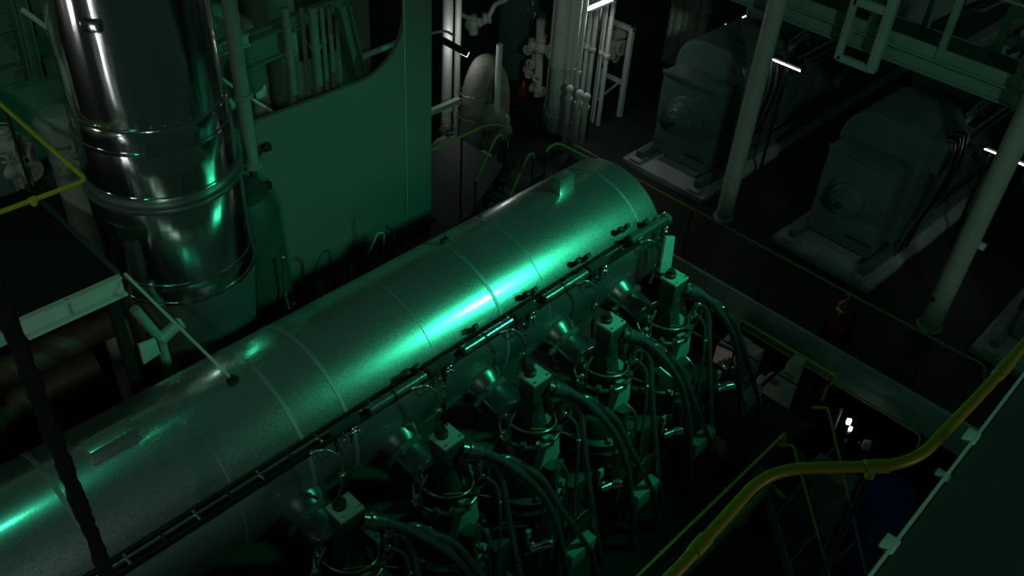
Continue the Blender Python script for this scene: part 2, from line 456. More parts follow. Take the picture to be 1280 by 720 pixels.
# pale curved guard at the camera's right of the column
gp = []
MB().prism([(.16, -.02, 3.0), (.22, -.06, 2.92), (.22, -.10, 2.74), (.15, -.16, 2.60), (.12, -.12, 2.62), (.13, -.05, 2.85)], (-.02, -.03, 0)).build('guard_plate', COVER, val)
ring = MB().torus((0, 0, 2.56), (0, 0, 1), .315, .026, seg=48).build('cooling_ring', HOSE, val)
MB().torus((0, -.02, 2.70), (.15, .1, 1), .26, .014, 0.3, 4.6, seg=40).build('air_pipe', HOSE, val)
for k in range(7):
    a = -2.6 + k * .52
    MB().cyl((.315 * math.cos(a), .315 * math.sin(a), 2.52), (.315 * math.cos(a), .315 * math.sin(a), 2.63), .034, seg=10).build('ring_coupling', CHROME if k % 3 == 1 else HOSE, ring)
# loop of tube at the right of the column
MB().tube([(.16, -.10, 2.98), (.30, -.22, 2.95), (.36, -.27, 2.72), (.30, -.24, 2.55), (.18, -.18, 2.52)], .018, 10, .12, 8).build('tube_loop', HOSE, val)
MB().box((.25, -.20, 2.70), (.07, .07, .10), .008).cyl((.25, -.20, 2.74), (.25, -.28, 2.76), .03, seg=12).build('sensor', CHROME, val)
MB().box((-.24, .10, 2.74), (.09, .07, .12), .008).tube([(-.24, .10, 2.78), (-.26, .10, 2.98), (-.18, .06, 3.02)], .012, 8, .06).tube([(-.30, -.02, 2.5), (-.36, -.02, 2.86), (-.22, .02, 2.92)], .013, 8, .08).build('sensor', HOSE, val)
MB().box((-.36, .02, 2.60), (.10, .08, .09), .008).cyl((-.36, .02, 2.64), (-.36, .02, 2.72), .035, seg=12).build('oil_cup', CHROME, val)
# flanged elbow where the high pressure pipe leaves the block
e0 = Vector((.10, -.10, 3.16)); e1 = L(697, 484, y=4.08); e2 = L(709, 489, y=4.02)
d = (e2 - e0).normalized()
MB().lathe(e0, e0 + d, [(0, .06), (.06, .06), (.07, .085), (.11, .085), (.13, .075), (.20, .075), (.24, .055), (.30, .05)], 24).build('pipe_flange', HOSE, val)
MB().tube([L(664, 536, y=4.02), L(690, 536, y=3.98), L(714, 544, y=3.92), L(728, 545, y=3.88)], .006, 6, .05).build('cable', ORANGE, val)
# pump bracket slab below
MB().prism([L(686, 553, y=3.92), L(699, 546, y=3.92), L(700, 566, y=3.92), L(686, 592, y=3.92), L(672, 596, y=3.92)], (0, .10, 0), .008).build('bracket_slab', COVER, val)
MB().lathe((-.02, -.36, .85), (-.02, -.36, 2.25), [(0, .16), (.5, .16), (.55, .13), (1.0, .12), (1.05, .09), (1.4, .08)], 24).build('fuel_pump', DARKMACH, val)
MB().span((.35, -.42, .85), (.85, -.18, 1.55), .02).build('actuator_box', DARKMACH, val)
MB().box(L(806, 608, y=3.5) + Vector((0, 0, -.12)), (.42, .15, .26), .01).build('pump_cover', COVER, val)
c = L(756, 606, y=3.7)
MB().cyl(c + Vector((-.09, 0, 0)), c + Vector((.06, -.05, 0)), .055).cyl(c + Vector((.06, -.05, 0)), c + Vector((.14, -.10, .01)), .07).torus(c + Vector((.15, -.11, .01)), (.85, -.5, .1), .05, .014, seg=20).ball(c + Vector((-.05, 0, .07)), .035).build('test_valve', CHROME, val)
MB().cyl(c + Vector((.0, 0, -.6)), c + Vector((.0, 0, -.05)), .03).build('valve_stem', DARKMACH, val)
MB().box(c + Vector((-.09, .03, .26)), (.07, .05, .13), .008).cyl(c + Vector((-.09, .03, 0)), c + Vector((-.09, .03, .22)), .012).build('switch_box', COVER, val)
for q in range(8):
    rx = random.uniform(-.35, .5); ry = random.uniform(-.6, -.28); rz = random.uniform(.9, 2.1)
    MB().cyl((rx, ry, rz), (rx + random.uniform(-.1, .1), ry - .03, rz + random.uniform(.08, .2)), random.uniform(.012, .03), seg=10).ball((rx, ry, rz), .03, seg=10).build('fitting', random.choice((HOSE, DARKMACH, DARKMACH, CHROME)), val)
for q in range(3):
    rx = -.28 + .2 * q
    MB().tube([(rx, -.22, 2.2), (rx + .05, -.45, 2.1), (rx + .07, -.5, 1.5), (rx + .02, -.52, .0)], .016, 8, .15).build('small_pipe', HOSE if q != 1 else DARKMACH, val)
valves = [None] * 5; valves[2] = val
for i in (0, 1, 3, 4):
    valves[i] = dup(val, (VX[i], 4.235, 2.10), label_valve(i))

# ---- clad pipes sweeping from every valve
def hp(pts, r, coup=()):
    t = MB().tube(pts, r, 16, .22, 8)
    return t
P1 = [L(705, 487, y=4.03), L(728, 498, y=3.93), L(753, 521, y=3.80), L(771, 545, y=3.70), L(783, 578, y=3.60), L(790, 630, y=3.48), L(791, 672, y=3.40)]
P2 = [L(724, 520, y=3.98), L(725, 497, y=3.98), L(735, 497, y=3.93), L(753, 510, y=3.85), L(771, 524, y=3.75), L(786, 557, y=3.62), L(808, 599, y=3.48), L(820, 622, y=3.40), L(821, 648, y=3.36)]
P3 = [L(700, 515, y=4.04), L(707, 501, y=4.02), L(720, 505, y=3.97), L(727, 520, y=3.92), L(729, 545, y=3.85), L(735, 600, y=3.70), L(742, 645, y=3.56), L(750, 692, y=3.42)]
P4 = [L(702, 516, y=4.0), L(714, 522, y=3.95), L(722, 532, y=3.90), L(723, 565, y=3.82), L(717, 640, y=3.70), L(716, 672, y=3.64)]
kinds = [('hydraulic_pipe', P1, .043, 'thick clad pipe arching from the exhaust valve'),
         ('oil_pipe', P2, .038, 'bright bent clad pipe beside the exhaust valve'),
         ('drain_pipe', P3, .037, 'hooked clad pipe dropping below the exhaust valve'),
         ('small_bore_pipe', P4, .019, 'slender bent pipe under the exhaust valve')]
for nm, P, r, lb in kinds:
    g = lb.split(' ')[0]
    cats = 'pipe'
    base = thing(nm, lb + ', ' + names5[2], cats, (5.19, 4.235, 0), {'hydraulic_pipe': 'arching hydraulic pipes', 'oil_pipe': 'bright bent oil pipes', 'drain_pipe': 'hooked drain pipes', 'small_bore_pipe': 'slender pipes'}[nm])
    base['_o'] = (0, 0, 0)
    MB().tube(P, r, 16, .20, 8).build('pipe', HOSE, base)
    if nm == 'oil_pipe':
        q0, q1 = P[2], P[3]
        MB().cyl(q0.lerp(q1, .5), q0.lerp(q1, 1.0), r * 1.12).build('sleeve', CHROME, base)
        MB().cyl(P[-1].lerp(P[-2], .3), P[-1] - Vector((0, 0, .3)), r * 1.3).build('socket', DARKMACH, base)
    if nm == 'drain_pipe':
        MB().cyl(P[-2].lerp(P[-3], .5), P[-2].lerp(P[-3], .54), r * 1.25).build('clamp', BLK, base)
        MB().cyl(P[-1], P[-1] - Vector((0, 0, .35)), r * 1.3).build('socket', DARKMACH, base)
    if nm == 'hydraulic_pipe':
        MB().cyl(P[0].lerp(P[1], .10), P[0].lerp(P[1], .35), r * 1.2).build('sleeve', HOSE, base)
        MB().cyl(P[-1], P[-1] - Vector((0, 0, .35)), r * 1.3).build('socket', DARKMACH, base)
    if nm == 'small_bore_pipe':
        MB().cyl(P[2].lerp(P[3], .5), P[2].lerp(P[3], .6), r * 1.5).build('coupling', HOSE, base)
    for i in (0, 1, 3, 4):
        dup(base, (VX[i], 4.235, 0), lb + ', ' + names5[i])

# ================================================================== EXHAUST STACK
EX, EY = 3.34, 7.70
st = thing('exhaust_uptake', 'tall shiny metal clad exhaust pipe rising at the left of the casing', 'exhaust pipe', (EX, EY, 2.6))
def sect(name, z0, z1, r, m=STEEL, lip=.012, r1=None):
    r1 = r if r1 is None else r1
    h = z1 - z0
    o = MB().lathe((EX, EY, z0), (EX, EY, z1), [(0, r - .01), (0, r + lip), (.03, r + lip), (.035, r), (h * .5, (r + r1) / 2), (h - .02, r1), (h, r1 - .005)], 96)
    return o.build(name, m, st)
zs1 = at(190, 172, y=EY - .70).z; zs15 = at(200, 200, y=EY - .72).z; zs2 = at(215, 262, y=EY - .74).z; zs3 = at(265, 372, y=EY - .74).z
sect('upper_cladding', zs1, 13.0, .690, r1=.69)
sect('middle_cladding', zs15, zs1 + .01, .715)
sect('middle_cladding', zs2 + .05, zs15 + .01, .722)
MB().lathe((EX, EY, zs2 - .09), (EX, EY, zs2 + .06), [(0, .69), (0, .75), (.02, .765), (.06, .765), (.07, .71), (.10, .71), (.11, .75), (.15, .75), (.15, .69)], 96).build('joint_ring', STEEL2, st)
sect('lower_cladding', zs3 + .22, zs2 - .07, .735)
sect('lower_cladding', zs3, zs3 + .23, .742)
MB().lathe((EX, EY, 2.6), (EX, EY, zs3 + .01), [(0, .60), (.25, .66), (zs3 - 2.6 - .12, .73), (zs3 - 2.59, .73)], 64).build('base_cone', STBASE, st)
for (px, py, w, h) in ((96, 50, .16, .10), ):
    q = at(px, py, y=EY - .62)
    a = Vector((q.x - EX, q.y - EY, 0)).normalized()
    c = Vector((EX, EY, q.z)) + a * .705
    MB().box(c, (w, .03, h), .01, Matrix.Rotation(math.atan2(a.y, a.x) + PI / 2, 3, 'Z')).build('cladding_patch', STEEL, st)
for z in (zs1 + .05, zs2 + .12):
    for k in range(14):
        a = -2.7 + k * .17
        MB().ball((EX + .705 * math.cos(a), EY + .705 * math.sin(a), z), .008, seg=8).build('rivet', CHROME, st)
# dark lagged duct behind the uptake
dk = MB().lathe((4.30, 8.15, WZ), (4.30, 8.15, 4.0), [(0, .50), (.9, .50), (2.1, .46), (2.36, .36), (2.43, .1)], 40)
solo('lagged_duct', dk, DARKMACH, 'dark rounded duct tucked behind the shiny exhaust pipe against the casing', 'duct')
b = MB().tube([at(353, 322, y=7.6), at(357, 370, y=7.6), at(362, 388, y=7.3)], .018).ball(at(353, 322, y=7.6), .03).ball(at(367, 381, y=7.2), .035)
solo('level_gauge', b, HOSE, 'thin gauge pipe with bright ends beside the foot of the exhaust pipe', 'gauge')

# vertical pipe in front of the casing
q = at(300, 100, y=8.45)
vp = thing('standpipe', 'tall pale green pipe standing against the casing beside the exhaust pipe', 'pipe', (q.x, 8.45, WZ))
zt = at(316, 205, y=8.45).z
MB().cyl((q.x, 8.45, zt), (q.x, 8.45, 9), .085, seg=24).build('pipe', DIMPIPE, vp)
MB().cyl((q.x, 8.45, WZ), (q.x, 8.45, zt), .045, seg=16).build('lower_pipe', DARKMACH, vp)
for z in (zt, zt + .9): MB().cyl((q.x, 8.45, z - .03), (q.x, 8.45, z + .03), .12, seg=24).build('flange', DIMPIPE, vp)
for px, py in ((333, 184), (334, 232)):
    w = at(px, py, y=8.64)
    MB().box(w, (.10, .08, .09), .01).cyl(w, w + Vector((-.2, -.1, 0)), .02).build('bracket', BLK, vp)

# things seen through the opening
for i, (px, r, y0) in enumerate(((360, .055, 9.4), (380, .032, 9.55), (393, .062, 9.4), (404, .032, 9.45), (413, .032, 9.5))):
    x0 = at(px + 2, 70, y=y0).x
    b = MB().cyl((x0, y0, LOW), (x0, y0, at(px, 18, y=y0).z + .1), r, seg=16)
    for z in (3.9, 4.6): b.cyl((x0, y0, z), (x0, y0, z + .05), r * 1.35, seg=16)
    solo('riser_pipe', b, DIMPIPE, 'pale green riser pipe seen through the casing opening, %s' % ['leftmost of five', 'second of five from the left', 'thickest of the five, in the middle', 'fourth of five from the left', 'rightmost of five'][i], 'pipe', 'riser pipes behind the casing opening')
def beam(name, a, b, w, h, m, label, cat='beam', fl=True):
    a = Vector(a); b = Vector(b); d = (b - a).normalized(); L_ = (b - a).length
    rot = d.to_track_quat('X', 'Z').to_matrix(); c = (a + b) / 2
    mb = MB()
    if fl:
        up = rot @ Vector((0, 0, 1))
        mb.box(c + up * (h / 2 - .01), (L_, w, .02), .003, rot).box(c - up * (h / 2 - .01), (L_, w, .02), .003, rot).box(c, (L_, .015, h - .02), .002, rot)
    else: mb.box(c, (L_, w, h), .006, rot)
    return solo(name, mb, m, label, cat)
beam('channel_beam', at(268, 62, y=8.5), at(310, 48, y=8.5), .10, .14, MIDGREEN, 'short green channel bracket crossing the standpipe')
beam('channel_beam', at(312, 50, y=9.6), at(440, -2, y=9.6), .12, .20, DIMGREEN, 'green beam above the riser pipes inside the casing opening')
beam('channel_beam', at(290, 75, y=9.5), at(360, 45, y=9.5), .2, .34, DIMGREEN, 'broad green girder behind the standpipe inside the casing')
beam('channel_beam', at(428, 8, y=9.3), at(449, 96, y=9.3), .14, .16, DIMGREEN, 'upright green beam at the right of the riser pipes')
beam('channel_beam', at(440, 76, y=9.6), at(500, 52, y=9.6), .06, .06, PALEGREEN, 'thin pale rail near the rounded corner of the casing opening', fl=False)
b = MB().tube([at(276, 98, y=9.3), at(300, 115, y=9.3), at(345, 142, y=9.3)], .022)
solo('slanting_pipe', b, LAG, 'thin pale pipe slanting down behind the casing sill', 'pipe')
# inner casing back
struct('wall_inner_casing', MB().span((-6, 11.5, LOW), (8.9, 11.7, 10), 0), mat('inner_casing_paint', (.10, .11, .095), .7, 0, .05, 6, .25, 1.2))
t = thing('lagged_boiler', 'rounded grey brown lagged vessel inside the casing opening', 'boiler', (5.6, 10.72, LOW))
MB().lathe((5.6, 10.72, LOW), (5.6, 10.72, 4.9), [(0, .72), (8.3, .72), (8.8, .62), (9.05, .3), (9.1, 0)], 40).build('vessel', LAG, t)
MB().cyl((5.6, 10.2, 4.3), (5.6, 9.75, 4.3), .18).cyl((5.6, 9.78, 4.3), (5.6, 9.72, 4.3), .24).build('manhole', MACHINE, t)
t = thing('control_cabinet', 'dim green cabinet behind the rounded corner of the casing opening', 'cabinet', (7.0, 10.8, LOW))
MB().span((6.7, 10.4, LOW), (7.5, 11.0, 5.2), .02).build('cabinet_body', MIDGREEN, t)
MB().span((6.78, 10.38, 3.9), (7.42, 10.41, 5.0), .01).build('door', DARKMACH, t)

# ================================================================== LEFT PLATFORM
PZ = 4.45
pl = thing('service_platform', 'black floored service platform with pale channel edge at far left', 'platform', (0, 8, PZ - .3))
MB().prism([(-5, 6.97, PZ), (2.38, 6.97, PZ), (2.38, 9.4, PZ), (2.38, 11.4, PZ), (-5, 11.4, PZ)], (0, 0, -.03)).build('floor_plate', RUB, pl)
xa = at(22, 395, y=6.95).x
ed = MB()
ed.span((xa, 6.93, PZ - .16), (2.40, 6.97, PZ + .02), .004).span((xa, 6.86, PZ - .165), (2.40, 6.97, PZ - .145), .003).span((xa, 6.90, PZ + .005), (2.40, 6.97, PZ + .025), .003)
ed.build('edge_channel', BRIGHT, pl)
xj = at(82, 365, y=6.9).x
MB().span((xj - .012, 6.915, PZ - .15), (xj + .012, 6.935, PZ + .03), .002).build('joint_plate', MIDGREEN, pl)
MB().span((2.38, 6.97, PZ - .14), (2.42, 11.3, PZ + .04), .004).build('side_kerb', DARKMACH, pl)
MB().span((-5, 6.93, PZ - .16), (xa - .12, 6.97, PZ - .02), .004).build('edge_channel', PALEGREEN, pl)
for x in (.7, 2.3):
    MB().span((x - .05, 6.98, LOW), (x + .05, 7.08, PZ - .03), .005).build('support_leg', BLK, pl)
rl = thing('handrail', 'thin yellow handrail cornering above the black platform at far left', 'handrail', (2.36, 6.99, PZ))
zr = PZ + 1.05
MB().tube([(-3, 6.99, zr), (2.36, 6.99, zr), (2.36, 9.0, zr)], .021, 14, .08).build('rail', YEL, rl)
q = at(40, 246, y=6.99)
MB().cyl((q.x - .03, 6.99, zr), (q.x + .03, 6.99, zr), .03).ball((q.x, 6.99, zr - .03), .03).build('rail_joint', YEL, rl)
for (x, y) in ((2.36, 8.6), ):
    MB().cyl((x, y, PZ), (x, y, zr), .016).build('post', BLK, rl)
MB().tube([(-3, 6.99, PZ + .5), (.2, 6.99, PZ + .5)], .010).build('knee_rail', BLK, rl)
# machines standing on the platform
def lagged_valve(x, y, z, s, label, h=1.0):
    t = thing('lagged_valve', label, 'valve', (x, y, z))
    b = MB(); b.lathe((x, y, z), (x, y, z + h * s), [(0, .30 * s), (.05 * s, .34 * s), (.35 * s, .22 * s), (.5 * s, .36 * s), (.75 * s, .38 * s), (.92 * s, .25 * s), (h * s, .12 * s)], 28)
    b.ball((x + .2 * s, y - .1 * s, z + .55 * s), .26 * s); b.build('lagging', LAG, t)
    MB().cyl((x, y, z + h * s - .02), (x, y, z + (h + .25) * s), .03 * s).torus((x, y, z + (h + .22) * s), (0, 0, 1), .16 * s, .018 * s, seg=24).build('handwheel', RED if False else HOSE, t)
    return t
lagged_valve(2.05, 9.6, PZ, .9, 'pale lagged valve behind the yellow rail beside the exhaust pipe')
lagged_valve(1.2, 9.9, PZ, .7, 'small lagged valve behind the black platform at the far left')
c = at(70, 150, y=9.05)
t = thing('lagged_column', 'pale lagged column behind the platform at the left of the exhaust pipe', 'pipe', (c.x, 9.05, LOW))
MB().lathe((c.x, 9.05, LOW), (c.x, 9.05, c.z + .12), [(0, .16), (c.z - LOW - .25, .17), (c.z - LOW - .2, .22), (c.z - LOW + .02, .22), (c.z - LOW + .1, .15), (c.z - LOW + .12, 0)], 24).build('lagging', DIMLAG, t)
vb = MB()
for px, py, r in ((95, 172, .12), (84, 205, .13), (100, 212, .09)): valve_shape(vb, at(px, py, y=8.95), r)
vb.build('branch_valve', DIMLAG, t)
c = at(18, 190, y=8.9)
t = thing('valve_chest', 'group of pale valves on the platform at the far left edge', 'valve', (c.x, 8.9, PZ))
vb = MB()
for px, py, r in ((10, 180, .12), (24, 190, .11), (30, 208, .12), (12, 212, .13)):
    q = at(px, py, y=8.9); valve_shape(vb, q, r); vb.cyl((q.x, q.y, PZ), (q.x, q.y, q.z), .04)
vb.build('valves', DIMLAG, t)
t = thing('lagged_drum', 'square shouldered pale lagged drum behind the corner of the yellow rail', 'drum', (2.0, 10.6, PZ))
MB().lathe((2.0, 10.5, PZ), (2.0, 10.5, PZ + 1.0), [(0, .38), (.85, .40), (.95, .34), (1.0, .1)], 28).build('lagging', LAG, t)
MB().cyl((2.0, 10.12, PZ + .5), (2.0, 10.0, PZ + .5), .14).build('branch', LAG, t)
t = thing('switchboard', 'flat green grey switch cabinet standing behind the yellow rail', 'cabinet', (1.5, 9.2, PZ))
MB().span((1.80, 8.85, PZ), (2.30, 9.05, PZ + .42), .015).build('cabinet_body', MACHINE, t)
MB().span((1.84, 8.835, PZ + .05), (2.26, 8.86, PZ + .37), .008).build('door', MACHINE, t)
# gallery steel at the upper left
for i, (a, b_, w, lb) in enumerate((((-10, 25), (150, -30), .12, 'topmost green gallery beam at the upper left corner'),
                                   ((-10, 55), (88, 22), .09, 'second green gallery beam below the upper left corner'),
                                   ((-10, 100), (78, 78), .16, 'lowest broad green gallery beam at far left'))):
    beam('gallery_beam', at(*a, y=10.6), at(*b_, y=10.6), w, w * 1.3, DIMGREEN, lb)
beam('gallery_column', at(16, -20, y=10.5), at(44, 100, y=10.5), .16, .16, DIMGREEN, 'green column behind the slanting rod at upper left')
b = MB().tube([at(28, 12, y=7.9), at(72, 44, y=7.9), at(84, 62, y=7.9), at(92, 84, y=7.9)], .022, 12, .1)
b.tube([at(60, 44, y=7.9), at(86, 36, y=7.9)], .02)
solo('slanting_rod', b, PALEGREEN, 'bent pale green rod hanging in front of the exhaust pipe top', 'rod')
b = MB().tube([at(66, 18, y=8.6), at(104, 24, y=8.6)], .02).tube([at(80, 2, y=8.6), at(100, 5, y=8.6)], .014)
solo('cross_pipe', b, MIDGREEN, 'short green cross pipe at the upper left of the exhaust pipe', 'pipe')
# stay rod and fittings under the platform
pr_ = on_rec(290, 476)
b = MB().tube([at(156, 342, y=6.93), Vector((pr_.x, pr_.y + .02, pr_.z + .03))], .015)
solo('stay_rod', b, PALEGREEN, 'straight thin green rod slanting from platform corner to the receiver', 'rod')
t = thing('tee_fitting', 'forked green pipe fitting with square plate under the stay rod', 'pipe fitting', at(212, 470, y=7.15))
c0 = at(201, 424, y=7.15)
MB().tube([at(168, 386, y=7.2), c0, at(214, 476, y=7.15)], .05, 14, .05).build('branch', MIDGREEN, t)
MB().tube([c0, at(222, 404, y=7.15)], .07).cyl(at(222, 404, y=7.15), at(226, 401, y=7.15), .09).build('branch', MIDGREEN, t)
MB().prism([at(174, 432, y=7.05), at(195, 424, y=7.05), at(201, 442, y=7.05), at(180, 456, y=7.05)], (0, .04, 0), .006).build('plate', PALEGREEN, t)
for i, (y0, z0, r, lb) in enumerate(((8.0, 3.1, .16, 'uppermost'), (8.5, 2.2, .20, 'middle'), (7.8, 1.5, .12, 'lowest'))):
    b = MB().cyl((-5, y0, z0), (2.6 - i * .2, y0, z0), r, seg=24)
    for x in (-.5, 1.2): b.cyl((x, y0, z0), (x + .08, y0, z0), r * 1.35, seg=24)
    solo('bilge_pipe', b, COPPER, 'brown primed pipe lying in the dark below the platform, %s of three' % lb, 'pipe', 'brown pipes below the platform')
b = MB().cyl((.75, 8.6, LOW), (.75, 8.6, PZ - .05), .09).cyl((.75, 8.6, 2.6), (.75, 8.6, 2.7), .13)
solo('down_pipe', b, DARKMACH, 'dark upright pipe under the left end of the platform', 'pipe')
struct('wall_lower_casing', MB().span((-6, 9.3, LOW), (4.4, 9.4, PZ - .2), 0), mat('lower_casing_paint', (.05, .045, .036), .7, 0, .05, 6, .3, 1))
# hanging black cable bundle close to the camera
hx, hy = 0.50, 2.48
b = MB().tube([(hx, hy, 10.5), (hx, hy, 5.2)], .026, 12, wob=.22)
b.tube([(hx + .012, hy - .012, 10.5), (hx + .014, hy - .012, 5.2)], .014, 10, wob=.3)
solo('hanging_cable', b, RUB, 'thick black cable bundle hanging in front of the receiver at left', 'cable')

# ================================================================== WALKWAY, RAILS AND STAIR BEHIND THE ENGINE
def hoop(name, pts, posts, label, zf, r=.019, m=YELS):
    t = thing(name, label, 'handrail', (pts[0][0], pts[0][1], zf))
    MB().tube(pts, r, 12, .15, 6).build('rail', m, t)
    for p in posts:
        MB().cyl((p[0], p[1], zf), p, .017, seg=12).build('post', BLK, t)
    return t
a1 = at(541, 187, y=8.75); a2 = at(610, 154, y=8.75)
hoop('handrail', [(7.80, 8.75, a1.z), (a2.x, 8.75, a1.z), (a2.x + .22, 8.60, a1.z - .02), (a2.x + .24, 8.58, a1.z - .3)], [(8.42, 8.75, a1.z), (a2.x + .24, 8.58, a1.z - .3)], 'yellow handrail ending in a bend beside the white pipes', WZ)
bl = at(595, 226, y=8.1); bh = at(620, 171, y=8.1)
hoop('stair_rail', [bl, bh, at(628, 168, y=8.1), at(628, 174, y=8.1)], [bl], 'yellow stair handrail sloping up at the left of the striped step', WZ)
cl = at(638, 244, y=7.5); ch = at(660, 194, y=7.5)
hoop('stair_rail', [cl, ch, at(667, 191, y=7.5), at(667, 197, y=7.5)], [at(667, 197, y=7.5)], 'yellow stair handrail sloping up at the right of the striped step', WZ)
d0 = at(683, 190, y=7.1)
hoop('handrail', [d0, at(686, 184, y=7.1), at(697, 178.5, y=7.1), at(736, 198, x=8.9)], [d0], 'yellow handrail with a bent end just beyond the receiver end', WZ)
# stair
t = thing('stairway', 'short stair with black and yellow striped step behind the receiver', 'stair', (8.1, 7.8, WZ))
for k in range(4):
    MB().span((7.85 + k * .22, 7.52, WZ + .16 + k * .2), (8.10 + k * .22, 8.08, WZ + .20 + k * .2), .005).build('tread', FLOOR, t)
for y in (7.50, 8.10):
    MB().prism([(7.8, y, WZ), (8.0, y, WZ), (8.95, y, WZ + .86), (8.95, y, WZ + 1.0), (8.75, y, WZ + 1.0), (7.8, y, WZ + .12)], (0, .015, 0)).build('stringer', BLK, t)
q = at(648, 233, z=WZ + .62)
for k in range(3):
    MB().box((q.x, q.y + .20 - k * .20, q.z), (.20, .10, .02), .003, Matrix.Rotation(.5, 3, 'Z')).build('warning_stripe', YELD, t)
# hoop by the opening in the walkway
gh = at(475, 287, y=7.6)
b = MB()
ya, yb = 7.45, 7.75
pts = [at(477, 334, y=ya), at(492, 300, y=ya), at(491, 285, y=ya), at(483, 285, y=ya)]
b.tube([at(491, 327, y=ya), at(492, 288, y=ya), at(483, 284, y=ya)], .019, 10, .05)
b.tube([at(477, 334, y=ya), at(491, 306, y=ya)], .012)
solo('ladder_hoop', b, BLK, 'black bent grab rail at the end of the dark walkway opening', 'grab rail')
b = MB().tube([at(460, 318, y=7.9), at(472, 291, y=7.9), at(480, 291, y=7.9), at(479, 318, y=7.9)], .012, 10, .05)
solo('ladder_hoop', b, MIDGREEN, 'thin green grab rail behind the black one at the walkway opening', 'grab rail')
b = MB().tube([at(556, 292, y=6.95), at(600, 263, y=6.95)], .02).tube([at(594, 266, y=6.95), at(594, 226, y=6.95)], .014)
solo('toe_bar', b, BLK, 'black bar lying along the back edge of the receiver', 'bar')

# ================================================================== BACKGROUND, CENTRE (generator deck z = 0)
for i, (px, r) in enumerate(((557, .100), (569, .062))):
    q = at(px, 200, y=11.9)
    b = MB().cyl((q.x, 11.9, 0), (q.x, 11.9, 8), r, seg=24)
    for z in (1.0, 3.6 - i * .2): b.cyl((q.x, 11.9, z), (q.x, 11.9, z + .10), r * 1.3, seg=24)
    solo('white_pipe', b, WHITE, ['thicker white upright pipe beside the casing edge', 'thinner white upright pipe beside the casing edge'][i], 'pipe', 'pair of white upright pipes')
beam('channel_beam', at(536, 141, y=11.2), at(574, 125, y=11.2), .10, .10, PALEGREEN, 'pale channel bracket crossing the two white upright pipes')
t = thing('ceiling_lamp', 'dark lamp fixture angled in front of the white upright pipes', 'lamp', at(563, 60, y=11.0))
a = at(547, 47, y=10.9); b_ = at(581, 65, y=10.9)
rot = (b_ - a).to_track_quat('X', 'Z').to_matrix()
MB().box((a + b_) / 2, ((b_ - a).length, .20, .12), .03, rot).build('housing', BLK, t)
MB().box(b_ + (b_ - a).normalized() * .0 + Vector((0, 0, -.02)), (.04, .16, .10), .01, rot).build('end_lens', GLOWD, t)
MB().tube([at(539, 42, y=11), at(557, 38, y=11), at(568, 45, y=11)], .022).build('arm', PALEGREEN, t)
# inverted-U lagged duct
t = thing('lagged_duct', 'pale lagged duct bent like an upside down U beside the white pipes', 'duct', (11.1, 11.3, 0))
u0 = at(588, 215, y=11.3); u1 = at(592, 115, y=11.3); u2 = at(606, 94, y=11.3); u3 = at(622, 110, y=11.3); u4 = at(620, 150, y=11.3)
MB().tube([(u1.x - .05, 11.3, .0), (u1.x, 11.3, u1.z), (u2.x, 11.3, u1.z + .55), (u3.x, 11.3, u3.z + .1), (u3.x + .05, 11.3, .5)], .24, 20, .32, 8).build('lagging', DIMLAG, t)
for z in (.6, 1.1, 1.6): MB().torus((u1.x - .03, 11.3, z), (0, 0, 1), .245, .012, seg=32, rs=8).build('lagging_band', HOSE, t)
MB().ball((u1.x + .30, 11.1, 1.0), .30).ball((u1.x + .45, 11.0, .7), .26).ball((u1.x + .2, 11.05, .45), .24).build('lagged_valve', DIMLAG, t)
MB().cyl((u1.x + .28, 10.95, 0), (u1.x + .28, 10.95, 2.6), .06).build('riser', WHITE, t)
MB().tube([at(625, 143, y=11), at(634, 147, y=11), at(632, 184, y=11)], .06, 12, .05).build('side_pipe', WHITE, t)
lagged_valve(10.4, 11.2, 0, .9, 'lagged valve squatting low beside the casing edge')
lagged_valve(10.2, 12.6, 0, 1.3, 'large lagged valve behind the white upright pipes')
b = MB().box((10.45, 10.6, .35), (.9, .3, .7), .05)
solo('pump_plinth', b, PLATE, 'low grey green plinth under the lagged duct', 'plinth')
# green cabinet
q = at(642, 110, y=13.5)
t = thing('switch_cabinet', 'tall dark green cabinet standing behind the lagged duct', 'cabinet', (q.x, 13.5, 0))
MB().span((q.x - .30, 13.2, 0), (q.x + .36, 13.8, 2.6), .02).build('cabinet_body', MACHINE, t)
dr = MB().span((q.x - .24, 13.185, .25), (q.x + .30, 13.21, 2.45), .01); dr = dr.build('door', MACHINE, t)
MB().box((q.x + .2, 13.17, 1.4), (.03, .03, .16), .004).build('door_handle', BLK, dr)
MB().span((q.x - .34, 13.16, 2.6), (q.x + .40, 13.84, 2.66), .01).build('top_cover', MIDGREEN, t)
# valves on pipework above
b = MB().tube([at(572, 16, y=13), at(590, 25, y=13), at(604, 30, y=13), at(613, 18, y=13), at(618, 6, y=13), at(632, 0, y=13)], .05, 12, .1)
valve_shape(valve_shape(b, at(592, 30, y=13), .11), at(606, 26, y=13), .09).cyl(at(591, 30, y=13), at(592, 42, y=13), .10)
solo('valve_pipe', b, WHITE, 'crooked pale pipe with valves high up behind the lagged duct', 'pipe')
b = MB().tube([at(655, 22, y=13.4), at(668, 10, y=13.4), at(680, 20, y=13.4)], .06, 12, .08)
for px, py, r in ((657, 8, .10), (665, 16, .11), (672, 30, .16), (676, 42, .14), (661, 2, .1)): valve_shape(b, at(px, py, y=13.3), r * .85)
solo('valve_group', b, LAG, 'knot of lagged valves above the dark green cabinet', 'valve')
